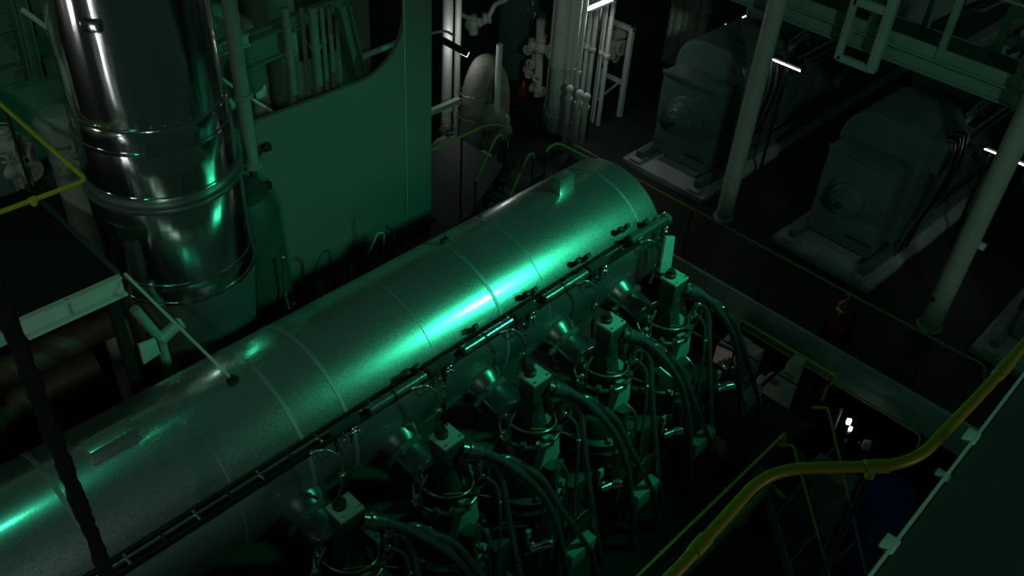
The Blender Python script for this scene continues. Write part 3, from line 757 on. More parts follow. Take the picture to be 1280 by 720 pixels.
# rack of large white pipes
rk = [(687, .07, 11.6, 165), (697, .17, 11.0, 168), (708, .085, 10.9, 172), (714, .05, 10.85, 168), (721, .055, 10.8, 163)]
wh = ['leftmost of the rack', 'thickest of the rack', 'middle one of five', 'second from the right of the rack', 'rightmost of the rack']
for i, (px, r, y0, yb) in enumerate(rk):
    q = at(px, yb, z=.0); x0 = 13.4 + (.1 if i == 0 else 0); qq = at(px, yb - 60, x=x0)
    b = MB().cyl((x0, qq.y, .0), (x0, qq.y, 9), r, seg=28)
    for z in (.35, 1.5): b.cyl((x0, qq.y, z), (x0, qq.y, z + .08), r * 1.25, seg=28)
    solo('rack_pipe', b, WHITE, 'large white upright pipe standing on the deck, %s' % wh[i], 'pipe', 'rack of large white upright pipes')
for i, (px, r, ytop) in enumerate(((709, .055, 128), (722, .06, 123), (731, .06, 121))):
    x0 = 12.95; qq = at(px, 140, x=x0)
    b = MB().cyl((x0, qq.y, 0), (x0, qq.y, 1.35), r, seg=18).ball((x0, qq.y, 1.4), r * 1.5).cyl((x0, qq.y, 1.15), (x0, qq.y, 1.22), r * 1.5, seg=18)
    solo('standpipe_valve', b, WHITE, 'short white standpipe before the pipe rack, %s' % ['leftmost', 'middle', 'rightmost'][i], 'pipe', 'short white standpipes')
for i, (px, r) in enumerate(((727, .045), (734, .055), (741, .055), (748, .045), (753, .03), (760, .05))):
    x0 = 14.3; qq = at(px, 60, x=x0)
    b = MB().cyl((x0, qq.y, 0), (x0, qq.y, 8), r, seg=16).cyl((x0, qq.y, 1.6), (x0, qq.y, 1.66), r * 1.6, seg=16)
    solo('riser_pipe', b, WHITE, 'slim white riser by the lit tube lamp, %s' % ['first from the left', 'second from the left', 'third from the left', 'fourth from the left', 'fifth from the left', 'last on the right'][i], 'pipe', 'slim white risers under the tube lamp')
# white frame with lagged valves
t = thing('pipe_stand', 'white angle frame holding lagged valves at the right of the pipe rack', 'frame', (14.9, 10.6, 0))
fb = at(774, 145, z=0); fa = at(790, 34, x=fb.x)
zt = fa.z
for y in (fb.y, fb.y + .75):
    MB().span((fb.x - .05, y - .05, 0), (fb.x + .05, y + .05, zt), .006).build('post', WHITE, t)
MB().span((fb.x - .04, fb.y - .05, zt - .1), (fb.x + .04, fb.y + 1.2, zt), .006).build('crossbar', WHITE, t)
MB().span((fb.x - .04, fb.y, .75), (fb.x + .04, fb.y + 1.2, .83), .006).build('crossbar', WHITE, t)
MB().tube([(fb.x, fb.y + .1, .8), (fb.x - .1, fb.y + .75, 0)], .03).build('brace', WHITE, t)
b = MB()
for px, py, r in ((760, 38, .16), (752, 50, .17), (768, 55, .22), (758, 62, .20), (750, 42, .13), (763, 68, .16), (772, 42, .13), (745, 58, .12), (750, 98, .15), (742, 110, .17)):
    valve_shape(b, at(px, py, x=fb.x + .1), r * .85)
b.tube([at(748, 60, x=fb.x + .1), at(778, 40, x=fb.x + .1)], .13).tube([at(748, 74, x=fb.x + .1), at(774, 60, x=fb.x + .1)], .13)
solo('lagged_valve_group', b, LAG, 'heap of lagged pipes and valves on the white frame', 'valve')
b = MB()
for px, py, r in ((664, 60, .14), (668, 78, .15), (660, 90, .12), (671, 95, .12), (676, 60, .2), (672, 112, .14)):
    valve_shape(b, at(px, py, x=13.9), r * .85)
b.cyl(at(676, 25, x=13.9), at(672, 120, x=13.9), .09)
solo('lagged_valve_group', b, LAG, 'lagged valves clustered at the left of the pipe rack', 'valve')
b = MB().lathe(at(653, 128, y=12.6), at(653, 128, y=12.6) + Vector((0, 0, .55)), [(0, .13), (.4, .13), (.48, .08), (.55, .05)], 20)
solo('fire_extinguisher', b, RED, 'small red extinguisher in the dark between cabinet and pipe rack', 'extinguisher')
# second rack at the left of the generators
for i, (px, r) in enumerate(((838, .09), (846, .12), (856, .10), (866, .14), (877, .12))):
    x0 = 18.0; qq = at(px, 40, x=x0)
    b = MB().cyl((x0, qq.y, 0), (x0, qq.y, 6), r, seg=20).cyl((x0, qq.y, 1.5), (x0, qq.y, 1.6), r * 1.3, seg=20)
    solo('rack_pipe', b, LAG, 'lagged upright pipe behind the left generator, %s' % ['leftmost', 'second from the left', 'middle', 'second from the right', 'rightmost'][i], 'pipe', 'lagged upright pipes behind the left generator')
# lit tube lamps
def tube_lamp(a, b_, label, power, glow=GLOW, col=(.92, .96, 1.0), size=.05, down=True, r=.03, stand=True):
    a = Vector(a); b_ = Vector(b_)
    t = thing('tube_lamp', label, 'lamp', (a + b_) / 2)
    d = (b_ - a).normalized(); rot = d.to_track_quat('X', 'Z').to_matrix()
    MB().cyl(a, b_, r, seg=16).build('tube', glow, t)
    up = rot @ Vector((0, 0, 1))
    sd = Vector((1, 0, 0)) - d * d.x; sd.normalize(); wv = d.cross(sd)
    rh = Matrix((d, sd, wv)).transposed()
    MB().box((a + b_) / 2 + sd * (r + .05), ((b_ - a).length + .10, .07, r * 2.6 + .06), .012, rh).build('housing', BLK, t)
    for p in (a, b_): MB().box(p + sd * .02, (.03, .05, r * 2.4), .006, rh).build('end_holder', HOSE, t)
    if stand:
        c = (a + b_) / 2 + sd * (r + .08)
        MB().cyl((c.x, c.y, 0), (c.x, c.y, c.z + .02), .03).build('stand', BLK, t)
    if power:
        ld = bpy.data.lights.new('tube_light', 'AREA'); ld.shape = 'RECTANGLE'
        ld.size = (b_ - a).length; ld.size_y = .06; ld.energy = power; ld.color = col
        lo = bpy.data.objects.new('tube_light', ld); COL.objects.link(lo)
        lo.matrix_world = Matrix.Translation((a + b_) / 2 - up * (r + .03)) @ rot.to_4x4()
    return t
a = at(733, 12, x=13.6); b_ = at(766, -2, x=13.6)
tube_lamp(a, b_, 'bright tube lamp lit above the pipe rack', 8, r=.036)
tube_lamp((15, at(965, 75, x=15).y, 2.57), (15, at(1001, 88, x=15).y, 2.57), 'lit tube lamp behind the left pillar', .5, r=.012)
tube_lamp((16, at(1231, 185, x=16).y, 2.05), (16, at(1246, 192, x=16).y, 2.05), 'short lit tube lamp left of the right pillar', .2, r=.010)
tube_lamp((16, at(1269, 203, x=16).y, 2.05), (16, at(1300, 217, x=16).y, 2.05), 'lit tube lamp at the right edge behind the right pillar', .4, r=.012)
tube_lamp(at(928, 22, x=21), at(943, 15, x=21), 'dim tube lamp seen above the left generator', .3, GLOWD, r=.02)
tube_lamp(at(897, 36, x=21), at(908, 30, x=21), 'dimmest tube lamp left above the left generator', 0, GLOWD, r=.014)
tube_lamp(at(1099, 2, x=21.8), at(1112, 5, x=21.8), 'tiny lit lamp seen through the overhead gallery', 15, GLOW, r=.02)

# ================================================================== PILLARS
def pillar(px, py, r, zt, label, m=PILLAR):
    q = at(px, py, z=0)
    t = thing('pillar', label, 'pillar', (q.x, q.y, 0))
    MB().cyl((q.x, q.y, 0), (q.x, q.y, zt), r, seg=32).build('shaft', m, t)
    MB().cyl((q.x, q.y, 0), (q.x, q.y, .03), r * 1.25, seg=32).build('foot_plate', m, t)
    return t, q
t, q = pillar(904, 272, .155, 9, 'slender round pillar standing between the two generators')
t, q = pillar(1161, 408, .165, 9, 'round pillar standing right of the right hand generator')
h = at(1216, 300, x=q.x + .1)
MB().box((q.x + .05, q.y - .20, h.z), (.08, .10, .10), .01).build('socket_box', WHITE, t)
h = at(1167, 352, x=q.x - .1)
MB().box((q.x - .13, q.y + .08, .62), (.05, .08, .08), .01).build('cable_gland', BLK, t)
t, q = pillar(1038, 128, .17, 9, 'distant pillar between the generators carrying the overhead gallery')
for k in range(6):
    MB().box((q.x - .05, q.y + (.2 if k % 2 else -.2), .6 + k * .45), (.12, .16, .05), .01).build('pipe_clip', HOSE, t)

# ================================================================== GENERATORS
def generator(y0, label, first):
    g = thing('generator_set', label, 'generator', (13.5, y0, 0)); g['_o'] = (0, 0, 0)
    # local coordinates: x back from the front edge of the plinth, y across, z up
    MB().span((0, -1.0, 0), (9.0, 1.0, .14), .02).build('plinth', PLATE, g)
    for s in (-1, 1):
        MB().span((.15, s * .72 - .07, .14), (8.6, s * .72 + .07, .34), .01).build('skid_rail', MACHINE, g)
        MB().span((.02, s * .72 - .12, .14), (.34, s * .72 + .12, .20), .008).build('mounting_foot', PLATE, g)
    # alternator
    MB().span((.45, -.64, .34), (1.05, .64, 1.05), .03).build('lower_housing', MACHINE, g)
    MB().prism([(.42, -.60, 1.0), (.42, .60, 1.0), (.42, .64, 1.15), (.42, .64, 2.08), (.42, -.64, 2.08), (.42, -.64, 1.15)], (.55, 0, 0), .02).build('front_housing', MACHINE, g)
    hood = [(.97, -.78, .5)]
    for k in range(0, 25):
        a = k / 24 * PI
        ca, sa = math.cos(a), math.sin(a); hood.append((.97, -.78 * math.copysign(abs(ca) ** .72, ca), 1.90 + .76 * sa ** .72))
    hood.append((.97, .78, .5))
    MB().prism(hood, (1.55, 0, 0), .03).build('hood', MACHINE, g)
    endb = MB().lathe((.45, 0, 1.35), (0, 0, 1.35), [(0, .42), (.10, .40), (.13, .31), (.25, .30), (.28, .24), (.36, .23), (.38, .14), (.44, .13), (.45, 0)], 40); endb = endb.build('end_bearing', MACHINE, g)
    MB().lathe((.0, 0, 1.35), (-.05, 0, 1.35), [(0, .07), (.04, .06), (.05, 0)], 20).build('shaft_cap', DARKMACH, endb)
    for k in range(8):
        a = k * PI / 4
        MB().cyl((.38, .36 * math.cos(a), 1.35 + .36 * math.sin(a)), (.33, .36 * math.cos(a), 1.35 + .36 * math.sin(a)), .022, seg=6).build('bolt', MACHINE, endb)
    MB().span((.39, -.66, 2.03), (.45, .66, 2.10), .01).build('top_flange', MACHINE, g)
    MB().span((.385, -.62, .60), (.42, -.15, .64), .005).build('step_bar', DARKMACH, g)
    # terminal box and cables over the side
    MB().span((1.25, -.95, 1.9), (2.2, -.60, 2.5), .03).build('terminal_box', MACHINE, g)
    for k in range(4):
        xx = 1.35 + k * .14
        MB().tube([(xx, -.80, 2.5), (xx, -.98, 2.58), (xx, -1.08, 2.1), (xx - .05, -1.0, 1.3), (xx - .15, -.86, .8), (xx - .3, -.86, .25)], .022, 10, .25, 8).build('cable', RUB if k % 2 else HOSE, g)
    MB().span((1.3, -.5, 2.50), (1.34, -.1, 2.66), .006).build('lifting_bar', HOSE, g)
    # coupling, engine
    MB().cyl((2.70, 0, 1.35), (3.05, 0, 1.35), .62, seg=36).build('flywheel_cover', MACHINE, g)
    MB().span((3.0, -.55, .34), (7.6, .55, 1.55), .04).build('crankcase', MACHINE, g)
    MB().prism([(3.05, -.55, 1.5), (3.05, .55, 1.5), (3.05, .38, 2.15), (3.05, -.38, 2.15)], (4.45, 0, 0), .02).build('cylinder_block', MACHINE, g)
    for k in range(6):
        xx = 3.45 + k * .70
        hd = MB().span((xx - .27, -.36, 2.15), (xx + .27, .30, 2.45), .03); hd = hd.build('cylinder_head', MACHINE, g)
        MB().span((xx - .20, -.22, 2.45), (xx + .20, .22, 2.60), .04).build('rocker_cover', PALEGREEN if k % 2 else MACHINE, hd)
        MB().cyl((xx, -.30, 2.40), (xx, -.62, 2.30), .035, seg=12).ball((xx, -.62, 2.30), .06).build('injector_pump', CHROME if k % 2 else HOSE, hd)
        MB().box((xx, -.57, 1.05), (.48, .05, .55), .03).cyl((xx, -.6, 1.05), (xx, -.64, 1.05), .05, seg=12).build('crankcase_door', MACHINE, g)
        MB().tube([(xx + .1, -.45, 2.3), (xx + .12, -.66, 2.1), (xx + .2, -.60, 1.7)], .022, 8, .08).build('fuel_pipe', HOSE, g)
    MB().cyl((3.2, .52, 2.5), (7.6, .52, 2.5), .22, seg=24).build('exhaust_manifold', LAG if False else STEEL2, g)
    MB().span((3.0, -.74, 1.52), (7.6, -.56, 1.66), .02).build('side_gallery', MACHINE, g)
    MB().tube([(3.0, -.70, 2.0), (7.6, -.70, 2.0)], .045).tube([(3.0, -.72, 1.82), (7.6, -.72, 1.82)], .03).build('common_rail', HOSE, g)
    MB().lathe((7.6, .2, 2.5), (8.3, .2, 2.5), [(0, .25), (.1, .42), (.35, .45), (.5, .32), (.7, .26)], 32).build('turbocharger', MACHINE, g)
    MB().tube([(8.0, .2, 2.8), (8.0, .2, 3.4), (8.0, .2, 6)], .22, 20).build('exhaust_outlet', STEEL2, g)
    MB().span((7.6, -.6, .34), (8.5, .6, 1.7), .04).build('front_cover', MACHINE, g)
    # charge air cooler and inclined cover beside the hood
    MB().prism([(2.75, -.55, 2.2), (2.75, .45, 2.2), (2.75, .45, 2.95), (2.75, -.25, 2.95)], (.75, 0, 0), .03).build('air_cooler', MACHINE, g)
    rail = [(2.65, -.62, 2.45), (3.2, -.62, 2.52), (3.9, -.60, 2.70), (4.8, -.60, 2.74)]
    MB().tube(rail, .03, 10, .3).build('guard_rail', PALEGREEN, g)
    for k in range(4):
        MB().ball((2.75 + k * .17, -.66, 2.40 + k * .02), .028, seg=10).build('indicator', CHROME, g)
    MB().prism([(2.60, -.68, 2.28), (3.45, -.68, 2.36), (3.45, -.68, 2.46), (2.60, -.68, 2.42)], (0, .03, 0)).build('indicator_panel', PALEGREEN, g)
    return g
g1 = generator(8.33, 'green diesel generator left of the slender pillar, nearer the pipe rack', True)
g2 = dup(g1, (13.5, 4.79, 0), 'green diesel generator with round hood between the two big pillars')
for g in (g1, g2): g['group'] = 'diesel generators'
g2.rotation_euler = (0, 0, -.03)
g3 = dup(g1, (13.4, .95, 0), 'green diesel generator on a pale plinth at the right edge')
# red extinguisher by the railing
q = at(1046, 424, z=0)
t = thing('extinguisher_trolley', 'red wheeled extinguisher on the deck behind the yellow railing', 'extinguisher', (12.05, 3.62, 0))
ex, ey = 12.1, 3.62
MB().lathe((ex, ey, .06), (ex, ey, .78), [(0, .16), (.05, .19), (.55, .19), (.65, .14), (.70, .06), (.72, .05)], 28).build('cylinder', RED, t)
MB().cyl((ex, ey, .78), (ex, ey, .86), .04).box((ex, ey, .87), (.05, .18, .04), .008).build('valve', CHROME, t)
for s in (-1, 1): MB().cyl((ex - .05, ey + s * .19, .1), (ex - .05, ey + s * .23, .1), .10).build('wheel', RUB, t)
MB().box((ex - .13, ey + .03, .66), (.14, .16, .015), .003, Matrix.Rotation(-.5, 3, 'Y')).build('label_plate', WHITE, t)

# ================================================================== RAILINGS BY THE GENERATOR DECK
zr = 1.05
t = thing('handrail', 'long yellow railing along the generator deck edge with black posts', 'handrail', (DX + .08, 4, 0))
ye = at(1206, 445, z=zr).y
MB().tube([(DX + .08, 9.3, zr), (DX + .08, ye, zr), (DX + .20, ye - .28, zr - .06), (DX + .2, ye - .38, zr - .35)], .021, 12, .15).build('rail', YELD, t)
y = 9.0
for yy in (8.0, 6.6, 5.03, 3.55, 2.25, .75):
    MB().cyl((DX + .08, yy, 0), (DX + .08, yy, zr), .018, seg=12).build('post', BLK, t)
MB().tube([(DX + .08, 9.3, .5), (DX + .08, ye, .5)], .010).build('knee_rail', BLK, t)
# walkway at the engine's far end
EXW = 9.70
GZ = .33
struct('floor_end_walkway', MB().span((8.62, 2.80, GZ - .08), (9.74, 7.0, GZ), .004), FLOOR)
t = thing('handrail', 'yellow railing across the walkway end with a hooked end by the stair', 'handrail', (EXW, 4, GZ))
z1 = at(960, 420, x=EXW).z
ye = at(1043, 466, x=EXW).y
MB().tube([(EXW, 6.9, z1), (EXW, ye, z1), (EXW, ye - .07, z1 - .06), (EXW, ye + .02, z1 - .22), (EXW, ye + .02, z1 - .50)], .020, 12, .07).build('rail', YELB, t)
MB().tube([(EXW, 6.9, z1 - .52), (EXW, ye, z1 - .52)], .013).build('knee_rail', DARKMACH, t)
for yy in (6.0, 4.2, ye + .02): MB().cyl((EXW, yy, GZ), (EXW, yy, z1 - .02), .017, seg=12).build('post', DARKMACH, t)
for px, py in ((886, 374), (963, 420), (1040, 470)):
    yy = at(px, py, x=EXW).y
    MB().cyl((EXW, yy - .03, z1), (EXW, yy + .03, z1), .028, seg=12).build('rail_joint', YELB, t)
q1 = at(937, 416, x=11.6); q2 = at(1150, 547, x=11.6)
b = MB().tube([(11.62, 9.0, q1.z), (11.62, q2.y, q1.z - .02), (11.62, q2.y - .03, q1.z - .3)], .016, 10, .08)
for px, py in ((985, 441), (1097, 509), (1140, 536)):
    yy = at(px, py, x=11.6).y; b.cyl((11.62, yy - .03, q1.z), (11.62, yy + .03, q1.z), .028, seg=10)
solo('pipe_line', b, YELB, 'thin yellow pipe running under the pale deck edge plate', 'pipe')
# engine gallery rail
GZ = -.05
t = thing('handrail', 'thin yellow railing along the engine gallery beside the big yellow handrail', 'handrail', (6, 2.76, GZ))
xe = at(974, 549, z=1.0).x
MB().tube([(-1, 2.76, 1.0), (xe, 2.76, 1.0), (xe + .16, 2.76, 1.0), (xe + .20, 2.74, .72)], .020, 12, .08).build('rail', YELB, t)
MB().tube([(-1, 2.76, .52), (xe + .1, 2.76, .52)], .011).build('knee_rail', DARKMACH, t)
for x in (xe - .02, xe - 2.0, xe - 4.0): MB().cyl((x, 2.76, GZ), (x, 2.76, 1.0), .017, seg=12).build('post', DARKMACH, t)
for px, py in ((976, 547), (909, 615), (834, 697)):
    x = at(px, py, z=1.0).x
    MB().cyl((x - .03, 2.76, 1.0), (x + .03, 2.76, 1.0), .028, seg=12).build('rail_joint', YELB, t)
# inclined ladder
t = thing('stairway', 'steep stair with yellow handrails dropping from the engine walkway', 'stair', (9.4, 2.0, LOW))
def srl(xp, p, q):
    a = at(*p, x=xp); b_ = at(*q, x=xp); return a, b_
for (xp, p, q) in ((8.70, (994, 566), (1023, 671)), (9.62, (1037, 519), (1061, 624))):
    a, b_ = srl(xp, p, q); d = (b_ - a)
    MB().tube([a + Vector((0, .25, -.05)), a + Vector((0, .06, .10)), a, b_, b_ + d * .0], .020, 12, .10).build('rail', YELB, t)
    MB().tube([b_, b_ + d * 1.6], .020, 12).build('rail', MIDGREEN, t)
    off = Vector((0, .05, -.95))
    MB().prism([a + off + Vector((0, .1, 0)), a + off + Vector((0, .26, 0)), a + off + d * 2.4 + Vector((0, .26, 0)), a + off + d * 2.4 + Vector((0, .08, 0))], (.02, 0, 0)).build('stringer', MIDGREEN, t)
    for k in (.35, .95, 1.5):
        MB().cyl(a + d * k, a + d * k + off + Vector((0, .12, .1)), .015, seg=10).build('post', MIDGREEN, t)
a, b_ = srl(8.70, (994, 566), (1023, 671)); d = b_ - a
for k in range(9):
    c = a + Vector((.46, .2, -.95)) + d * (.1 + k * .24)
    MB().box(c, (.90, .20, .03), .005).build('tread', FLOOR, t)
b = MB()
for k in range(3): b.box(at(966 + k * 5, 601 + k * 5, x=8.7) + Vector((0, 0, -.1)), (.06, .22, .02), .003)
solo('warning_plate', b, YELD, 'small yellow striped warning plate below the big handrail bend', 'plate')

# ================================================================== LOWER LEVEL BEHIND THE WALKWAY
def col(mb, px, py, x, w, dp, taper=0):
    c = at(px, py, x=x)
    return mb.span((x, c.y - w / 2, LOW), (x + dp, c.y + w / 2, c.z), .03)
t = thing('pump_unit', 'pale pump set on the lower deck seen past the last clad pipe', 'pump', (10.9, 4.9, LOW))
col(col(MB(), 908, 436, 10.75, .38, .5), 931, 446, 10.8, .26, .4).build('tank', LAG, t)
c = at(908, 466, x=10.5)
MB().lathe((c.x, c.y, c.z - .5), (c.x, c.y, c.z + .2), [(0, .2), (.1, .2), (.12, .15), (.5, .15), (.52, .2), (.60, .2), (.62, .1), (.7, .08)], 24).build('motor', MACHINE, t)
MB().torus((c.x, c.y, c.z + .22), (0, 0, 1), .11, .014, seg=24).cyl((c.x, c.y, c.z + .1), (c.x, c.y, c.z + .24), .02).build('handwheel', CHROME, t)
MB().tube([at(897, 478, x=10.4), at(905, 477, x=10.4), at(914, 480, x=10.4)], .035, 12, .05).build('drain_elbow', CHROME, t)
MB().tube([at(897, 430, x=10.7), at(920, 440, x=10.7), at(938, 455, x=10.7)], .025).tube([at(912, 428, x=10.7), at(926, 418, x=10.7)], .03).build('branch_pipe', BLK, t)
t = thing('filter_housing', 'pale box shaped filter under the pale deck edge plate', 'filter', (10.9, 3.8, LOW))
col(MB(), 990, 456, 10.9, .20, .3).build('housing', LAG, t)
c = at(951, 474, x=10.6)
MB().box(c, (.10, .09, .12), .01).cyl(c + Vector((.05, -.02, -.04)), (10.95, c.y - .03, c.z - .04), .02).build('gauge_box', WHITE, t)
t = thing('filter_housing', 'lower pale sloped hopper between two posts near the stair', 'filter', (10.8, 4.0, LOW))
c = at(962, 482, x=10.7)
MB().prism([(10.7, c.y + .25, c.z - .5), (10.7, c.y - .3, c.z - .75), (10.7, c.y - .30, c.z + .05), (10.7, c.y - .05, c.z + .25)], (.3, 0, 0), .01).build('hopper', LAG, t)
MB().span((10.72, c.y - .15, LOW), (10.9, c.y + .1, c.z - .45), .01).build('stand', DARKMACH, t)
for i, (y0, r) in enumerate(((5.9, .07), (4.45, .10), (3.62, .06))):
    b = MB().cyl((11.65, y0, LOW), (11.65, y0, -.62), r, seg=16)
    solo('support_post', b, DARKMACH, 'green post under the pale deck edge plate, %s' % ['farthest', 'middle', 'nearest the stair'][i], 'post', 'posts under the deck edge')
b = MB().tube([(10.35, 5.3, -.9), (10.35, 3.3, -.9)], .02)
solo('cross_rail', b, DARKMACH, 'thin dark rail below the walkway end railing', 'rail')
t = thing('glowing_fittings', 'small glowing pieces among metal fittings low beside the stair', 'lamp', (11.0, 2.6, LOW))
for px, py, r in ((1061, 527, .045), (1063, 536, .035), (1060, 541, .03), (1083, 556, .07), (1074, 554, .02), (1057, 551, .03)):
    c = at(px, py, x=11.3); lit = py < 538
    MB().box(c, (r * 1.2, r * 1.6, r * 2.4), .01, Matrix.Rotation(.6, 3, 'Z')).build('lens' if lit else 'fitting', GLOWD if lit else WHITE, t)  # glow added to the upper pieces to make bright glints
MB().span((11.15, 2.2, LOW), (11.55, 3.0, -1.9), .02).build('cabinet', PLATE, t)
MB().cyl(at(1052, 511, x=11.3), at(1043, 535, x=11.3), .022).build('pipe', WHITE, t)
b = MB().lathe((8.4, 1.25, LOW), (8.4, 1.25, LOW + 2.6), [(0, .42), (.1, .45), (2.4, .45), (2.6, .40), (2.6, 0)], 32)
c0 = at(1112, 610, z=-1.6)
b2 = MB().lathe((c0.x, c0.y, LOW), (c0.x, c0.y, -1.6), [(0, .42), (.1, .45), (2.45, .45), (2.6, .40), (2.6, 0)], 32)
b.bm.free()
solo('storage_drum', b2, BLUE, 'dark blue drum far below the bend of the big yellow handrail', 'drum')

# ================================================================== OVERHEAD GALLERY AT UPPER RIGHT
GX = 14.0; GH = 3.95
t = thing('overhead_gallery', 'green overhead gallery crossing the upper right above the generators', 'gallery', (14.5, 5, 3.8))
def ibeam(mb, a, b_, w, h):
    a = Vector(a); b_ = Vector(b_); d = b_ - a; L_ = d.length; rot = d.to_track_quat('X', 'Z').to_matrix(); c = (a + b_) / 2
    up = rot @ Vector((0, 0, 1))
    mb.box(c + up * (h / 2 - .012), (L_, w, .024), .003, rot).box(c - up * (h / 2 - .012), (L_, w, .024), .003, rot).box(c, (L_, .016, h - .03), .002, rot)
    return mb
ibeam(MB(), (GX, 13, GH), (GX, -.5, GH), .20, .26).build('girder', MIDGREEN, t)
ibeam(MB(), (GX + .95, 13, GH), (GX + .95, -.5, GH), .20, .26).build('girder', MIDGREEN, t)
for k in range(14):
    yy = 12.4 - k * .95
    MB().span((GX, yy - .05, GH - .10), (GX + .95, yy + .05, GH + .02), .005).build('cross_member', MIDGREEN, t)
MB().span((GX + .06, -.5, GH + .13), (GX + .92, 13, GH + .16), .004).build('walk_plate', DARKMACH, t)
MB().span((GX - .02, -.5, GH + .13), (GX + .02, 13, GH + .30), .004).build('toe_board', MIDGREEN, t)
for k in range(9):
    yy = 10.0 - k * 1.15
    MB().span((GX - .05, yy - .05, GH + .13), (GX + .05, yy + .05, GH + 1.25), .006).build('rail_post', MIDGREEN, t)
    MB().span((GX + .90, yy - .55, GH + .13), (GX + 1.0, yy - .43, GH + 1.9), .006).build('rail_post', MIDGREEN, t)
for z in (1.25, ): MB().tube([(GX, 11, GH + z), (GX, -.4, GH + z)], .024).build('rail', MIDGREEN, t)
for k in range(5):
    yy = 6.0 - k * 1.2
    MB().tube([(GX + .95, yy, GH + .2), (GX + .95, yy - 1.0, GH + 1.1)], .045, 8).build('brace', DARKMACH, t)
A_ = at(1047, 73, x=13.65); B_ = at(1090, 85, x=13.65)
hf = MB().span((13.60, A_.y - .05, A_.z), (13.70, A_.y + .05, 6), .006)
hf.span((13.58, B_.y - .07, A_.z), (13.72, B_.y + .07, 6), .006)
hf.span((13.60, B_.y, A_.z - .02), (13.70, A_.y, A_.z + .08), .006).span((13.60, B_.y, A_.z + .9), (13.70, A_.y, A_.z + 1.02), .006)
hf.span((13.62, A_.y - .03, 4.05), (13.92, A_.y + .03, 4.12), .006).span((13.62, B_.y - .03, 4.05), (13.92, B_.y + .03, 4.12), .006)
hf.build('hanging_frame', PALEGREEN, t)
# pale wall units far behind the gallery
t = thing('ventilation_trunk', 'pale grey trunking behind the overhead gallery at upper right', 'duct', (23.8, 5, 0))
MB().span((23.2, 1.2, 0), (24.4, 9.4, 3.2), .05).build('trunk', WALLP, t)
for k in range(5): MB().span((23.16, 2.4 + k * 1.5, 0), (23.22, 2.48 + k * 1.5, 3.2), .004).build('stiffener', DARKMACH, t)
MB().tube([(23.1, 8.2, .2), (23.1, 6.6, 1.8), (23.1, 5.2, 3.0)], .08).build('cable_run', BLK, t)
MB().tube([(23.1, 6.0, .2), (23.1, 4.8, 1.6), (23.1, 3.5, 3.0)], .06).build('cable_run', BLK, t)
t = lagged_valve(17.3, 3.0, 1.7, .6, 'pale round valve head on a stand left of the right pillar')
MB().cyl((17.3, 3.0, 0), (17.3, 3.0, 1.72), .08).build('stand_pipe', DARKMACH, t)

# ================================================================== FOREGROUND, CLOSE TO THE CAMERA
FZ = 7.42
fr = thing('handrail', 'big yellow pipe handrail crossing the lower right foreground', 'handrail', at(1093, 600, z=FZ - .1))
pts = [at(800, 760, z=FZ), at(857, 702, z=FZ), at(961, 586, z=FZ), at(1140, 582, z=FZ), at(1236, 482, z=FZ), at(1310, 396, z=FZ)]
MB().tube(pts, .0215, 24, .15, 12).build('rail', YELB, fr)
def sleeve(p, q, r=.0265):
    MB().cyl(at(*p, z=FZ), at(*q, z=FZ), r, seg=24).build('sleeve', YELB, fr)
sleeve((1079, 583.2), (1111, 582.6)); sleeve((866, 692), (884, 672)); sleeve((1246, 470.5), (1262, 452))
s0 = at(1092, 583, z=FZ)
MB().cyl(s0, s0 - Vector((0, 0, .045)), .016, seg=16).ball(s0 - Vector((0, 0, .05)), .019).build('post_stub', YELB, fr)
MB().cyl(s0 - Vector((0, 0, 1.10)), s0 - Vector((0, 0, .04)), .013, seg=12).build('post', BLK, fr)
struct('floor_gallery', MB().span((-3, -6, 6.22), (6, .40, 6.32), 0), FLOOR)
# steel cover at the lower right with its pale edge strip
CZ = 8.35
e0 = at(1085, 720, z=CZ); e1 = at(1280, 465, z=CZ); ed = (e1 - e0).normalized(); en = Vector((ed.y, -ed.x, 0))
p0 = e0 - ed * .8; p1 = e1 + ed * 1.2
t = thing('equipment_casing', 'flat dark green steel casing top in the lower right corner', 'casing', (p0 + p1) / 2 - Vector((0, 0, .3)))
MB().prism([p0 + en * .012, p1 + en * .012, p1 + en * 1.6, p0 + en * 1.6], (0, 0, -.10)).build('cover', mat('cover_green_paint', (.025, .048, .036), .6, 0, .03, 10, .12, 1), t)
MB().prism([p0, p1, p1 + en * .007, p0 + en * .007], (0, 0, .012)).build('edge_strip', CLIP, t)
for lp in (p0 + ed * .3 + en * .7, p1 - ed * .3 + en * .7, p0 + ed * .3 + en * 1.5, p1 - ed * .3 + en * 1.5):
    MB().cyl((lp.x, lp.y, 6.32), (lp.x, lp.y, CZ - .09), .03).build('leg', MIDGREEN, t)
for (px, py) in ((1110, 681), (1212, 547), (1176, 595)):
    c = at(px, py, z=CZ)
    rot = ed.to_track_quat('X', 'Z').to_matrix()
    l = .042 if px != 1176 else .02
    MB().box(c + Vector((0, 0, .006)) + en * .002, (l, .032, .012), .003, rot).build('clip', CLIP if px != 1176 else MIDGREEN, t)

# ================================================================== LIGHT
w = bpy.data.worlds.new('World'); SC.world = w; w.use_nodes = True
w.node_tree.nodes['Background'].inputs['Color'].default_value = (.38, 1.0, .72, 1)
w.node_tree.nodes['Background'].inputs['Strength'].default_value = .018

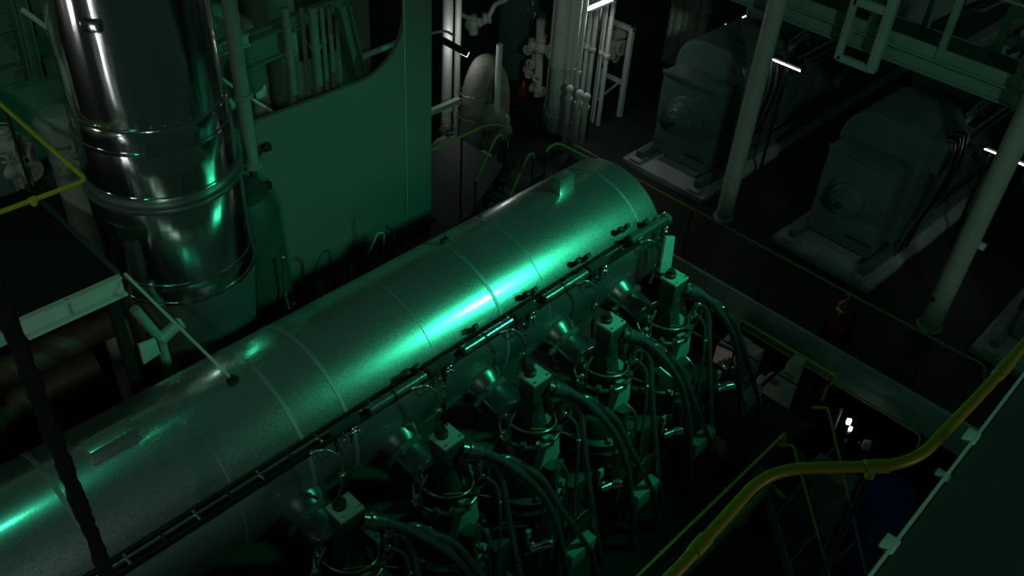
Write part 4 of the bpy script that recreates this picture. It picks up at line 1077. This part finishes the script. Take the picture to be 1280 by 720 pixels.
def lamp(name, typ, loc, energy, col, size=.3, target=None, spot=None, blend=.6):
    ld = bpy.data.lights.new(name, typ); ld.energy = energy; ld.color = col
    if typ == 'AREA': ld.shape = 'DISK'; ld.size = size
    else: ld.shadow_soft_size = size
    if spot: ld.spot_size = spot; ld.spot_blend = blend
    o = bpy.data.objects.new(name, ld); COL.objects.link(o); o.location = loc
    if target is not None:
        o.rotation_euler = (Vector(target) - Vector(loc)).to_track_quat('-Z', 'Y').to_euler()
    return o
GRN = (.045, 1.0, .50)
FL = (9.11, .99, 7.73)
lamp('green_floodlight', 'SPOT', FL, 1000, GRN, .16, (6.6, 5.2, 3.7), math.radians(64), 1.0)
lamp('green_gallery_fill', 'POINT', (11.0, -1.5, 7.5), 22, GRN, .2)  # unseen weak green light, added to brighten the overhead gallery
lamp('green_ceiling_lamp', 'POINT', (1.1, 7.35, 11.0), 60, (.06, 1.0, .55), .12)
lamp('white_lamp', 'SPOT', (4.2, -4.1, 6.9), 40, (1, .97, .80), .25, (2.4, .6, 7.4), math.radians(80), .8)
def strip(loc, tgt, sx, sy, e, col):
    o = lamp('upright_strip_lamp', 'AREA', loc, e, col, 1, tgt); o.data.shape = 'RECTANGLE'
    o.data.size = sx; o.data.size_y = sy
strip((-2.6, 5.7, 3.4), (3.3, 7.7, 3.6), .16, 2.6, 26, (1, 1, .97))
strip((-2.4, 8.9, 5.0), (3.3, 7.7, 5.0), .16, 1.6, 12, (1, 1, .97))
lamp('fill_light', 'AREA', (-9, -14, 18), 760, (.62, 1, .80), 1.5, (5, 6, 3))  # added unseen fill behind the camera, lifts the pale surfaces
lamp('pipe_lamp', 'POINT', at(570, 62, y=11.45), 7, (.95, 1, .97), .08)
lamp('lower_deck_fill', 'POINT', (9.95, 4.9, -.35), 1.6, (1, .96, .92), .1)  # added light without a fixture, brightens the lower deck clutter

vs = SC.view_settings
vs.view_transform = 'Standard'; vs.look = 'None'; vs.gamma = 1; vs.use_curve_mapping = False; vs.exposure = 0
SC.cycles.use_denoising = True

for o in SC.objects:
    if '_o' in o: del o['_o']
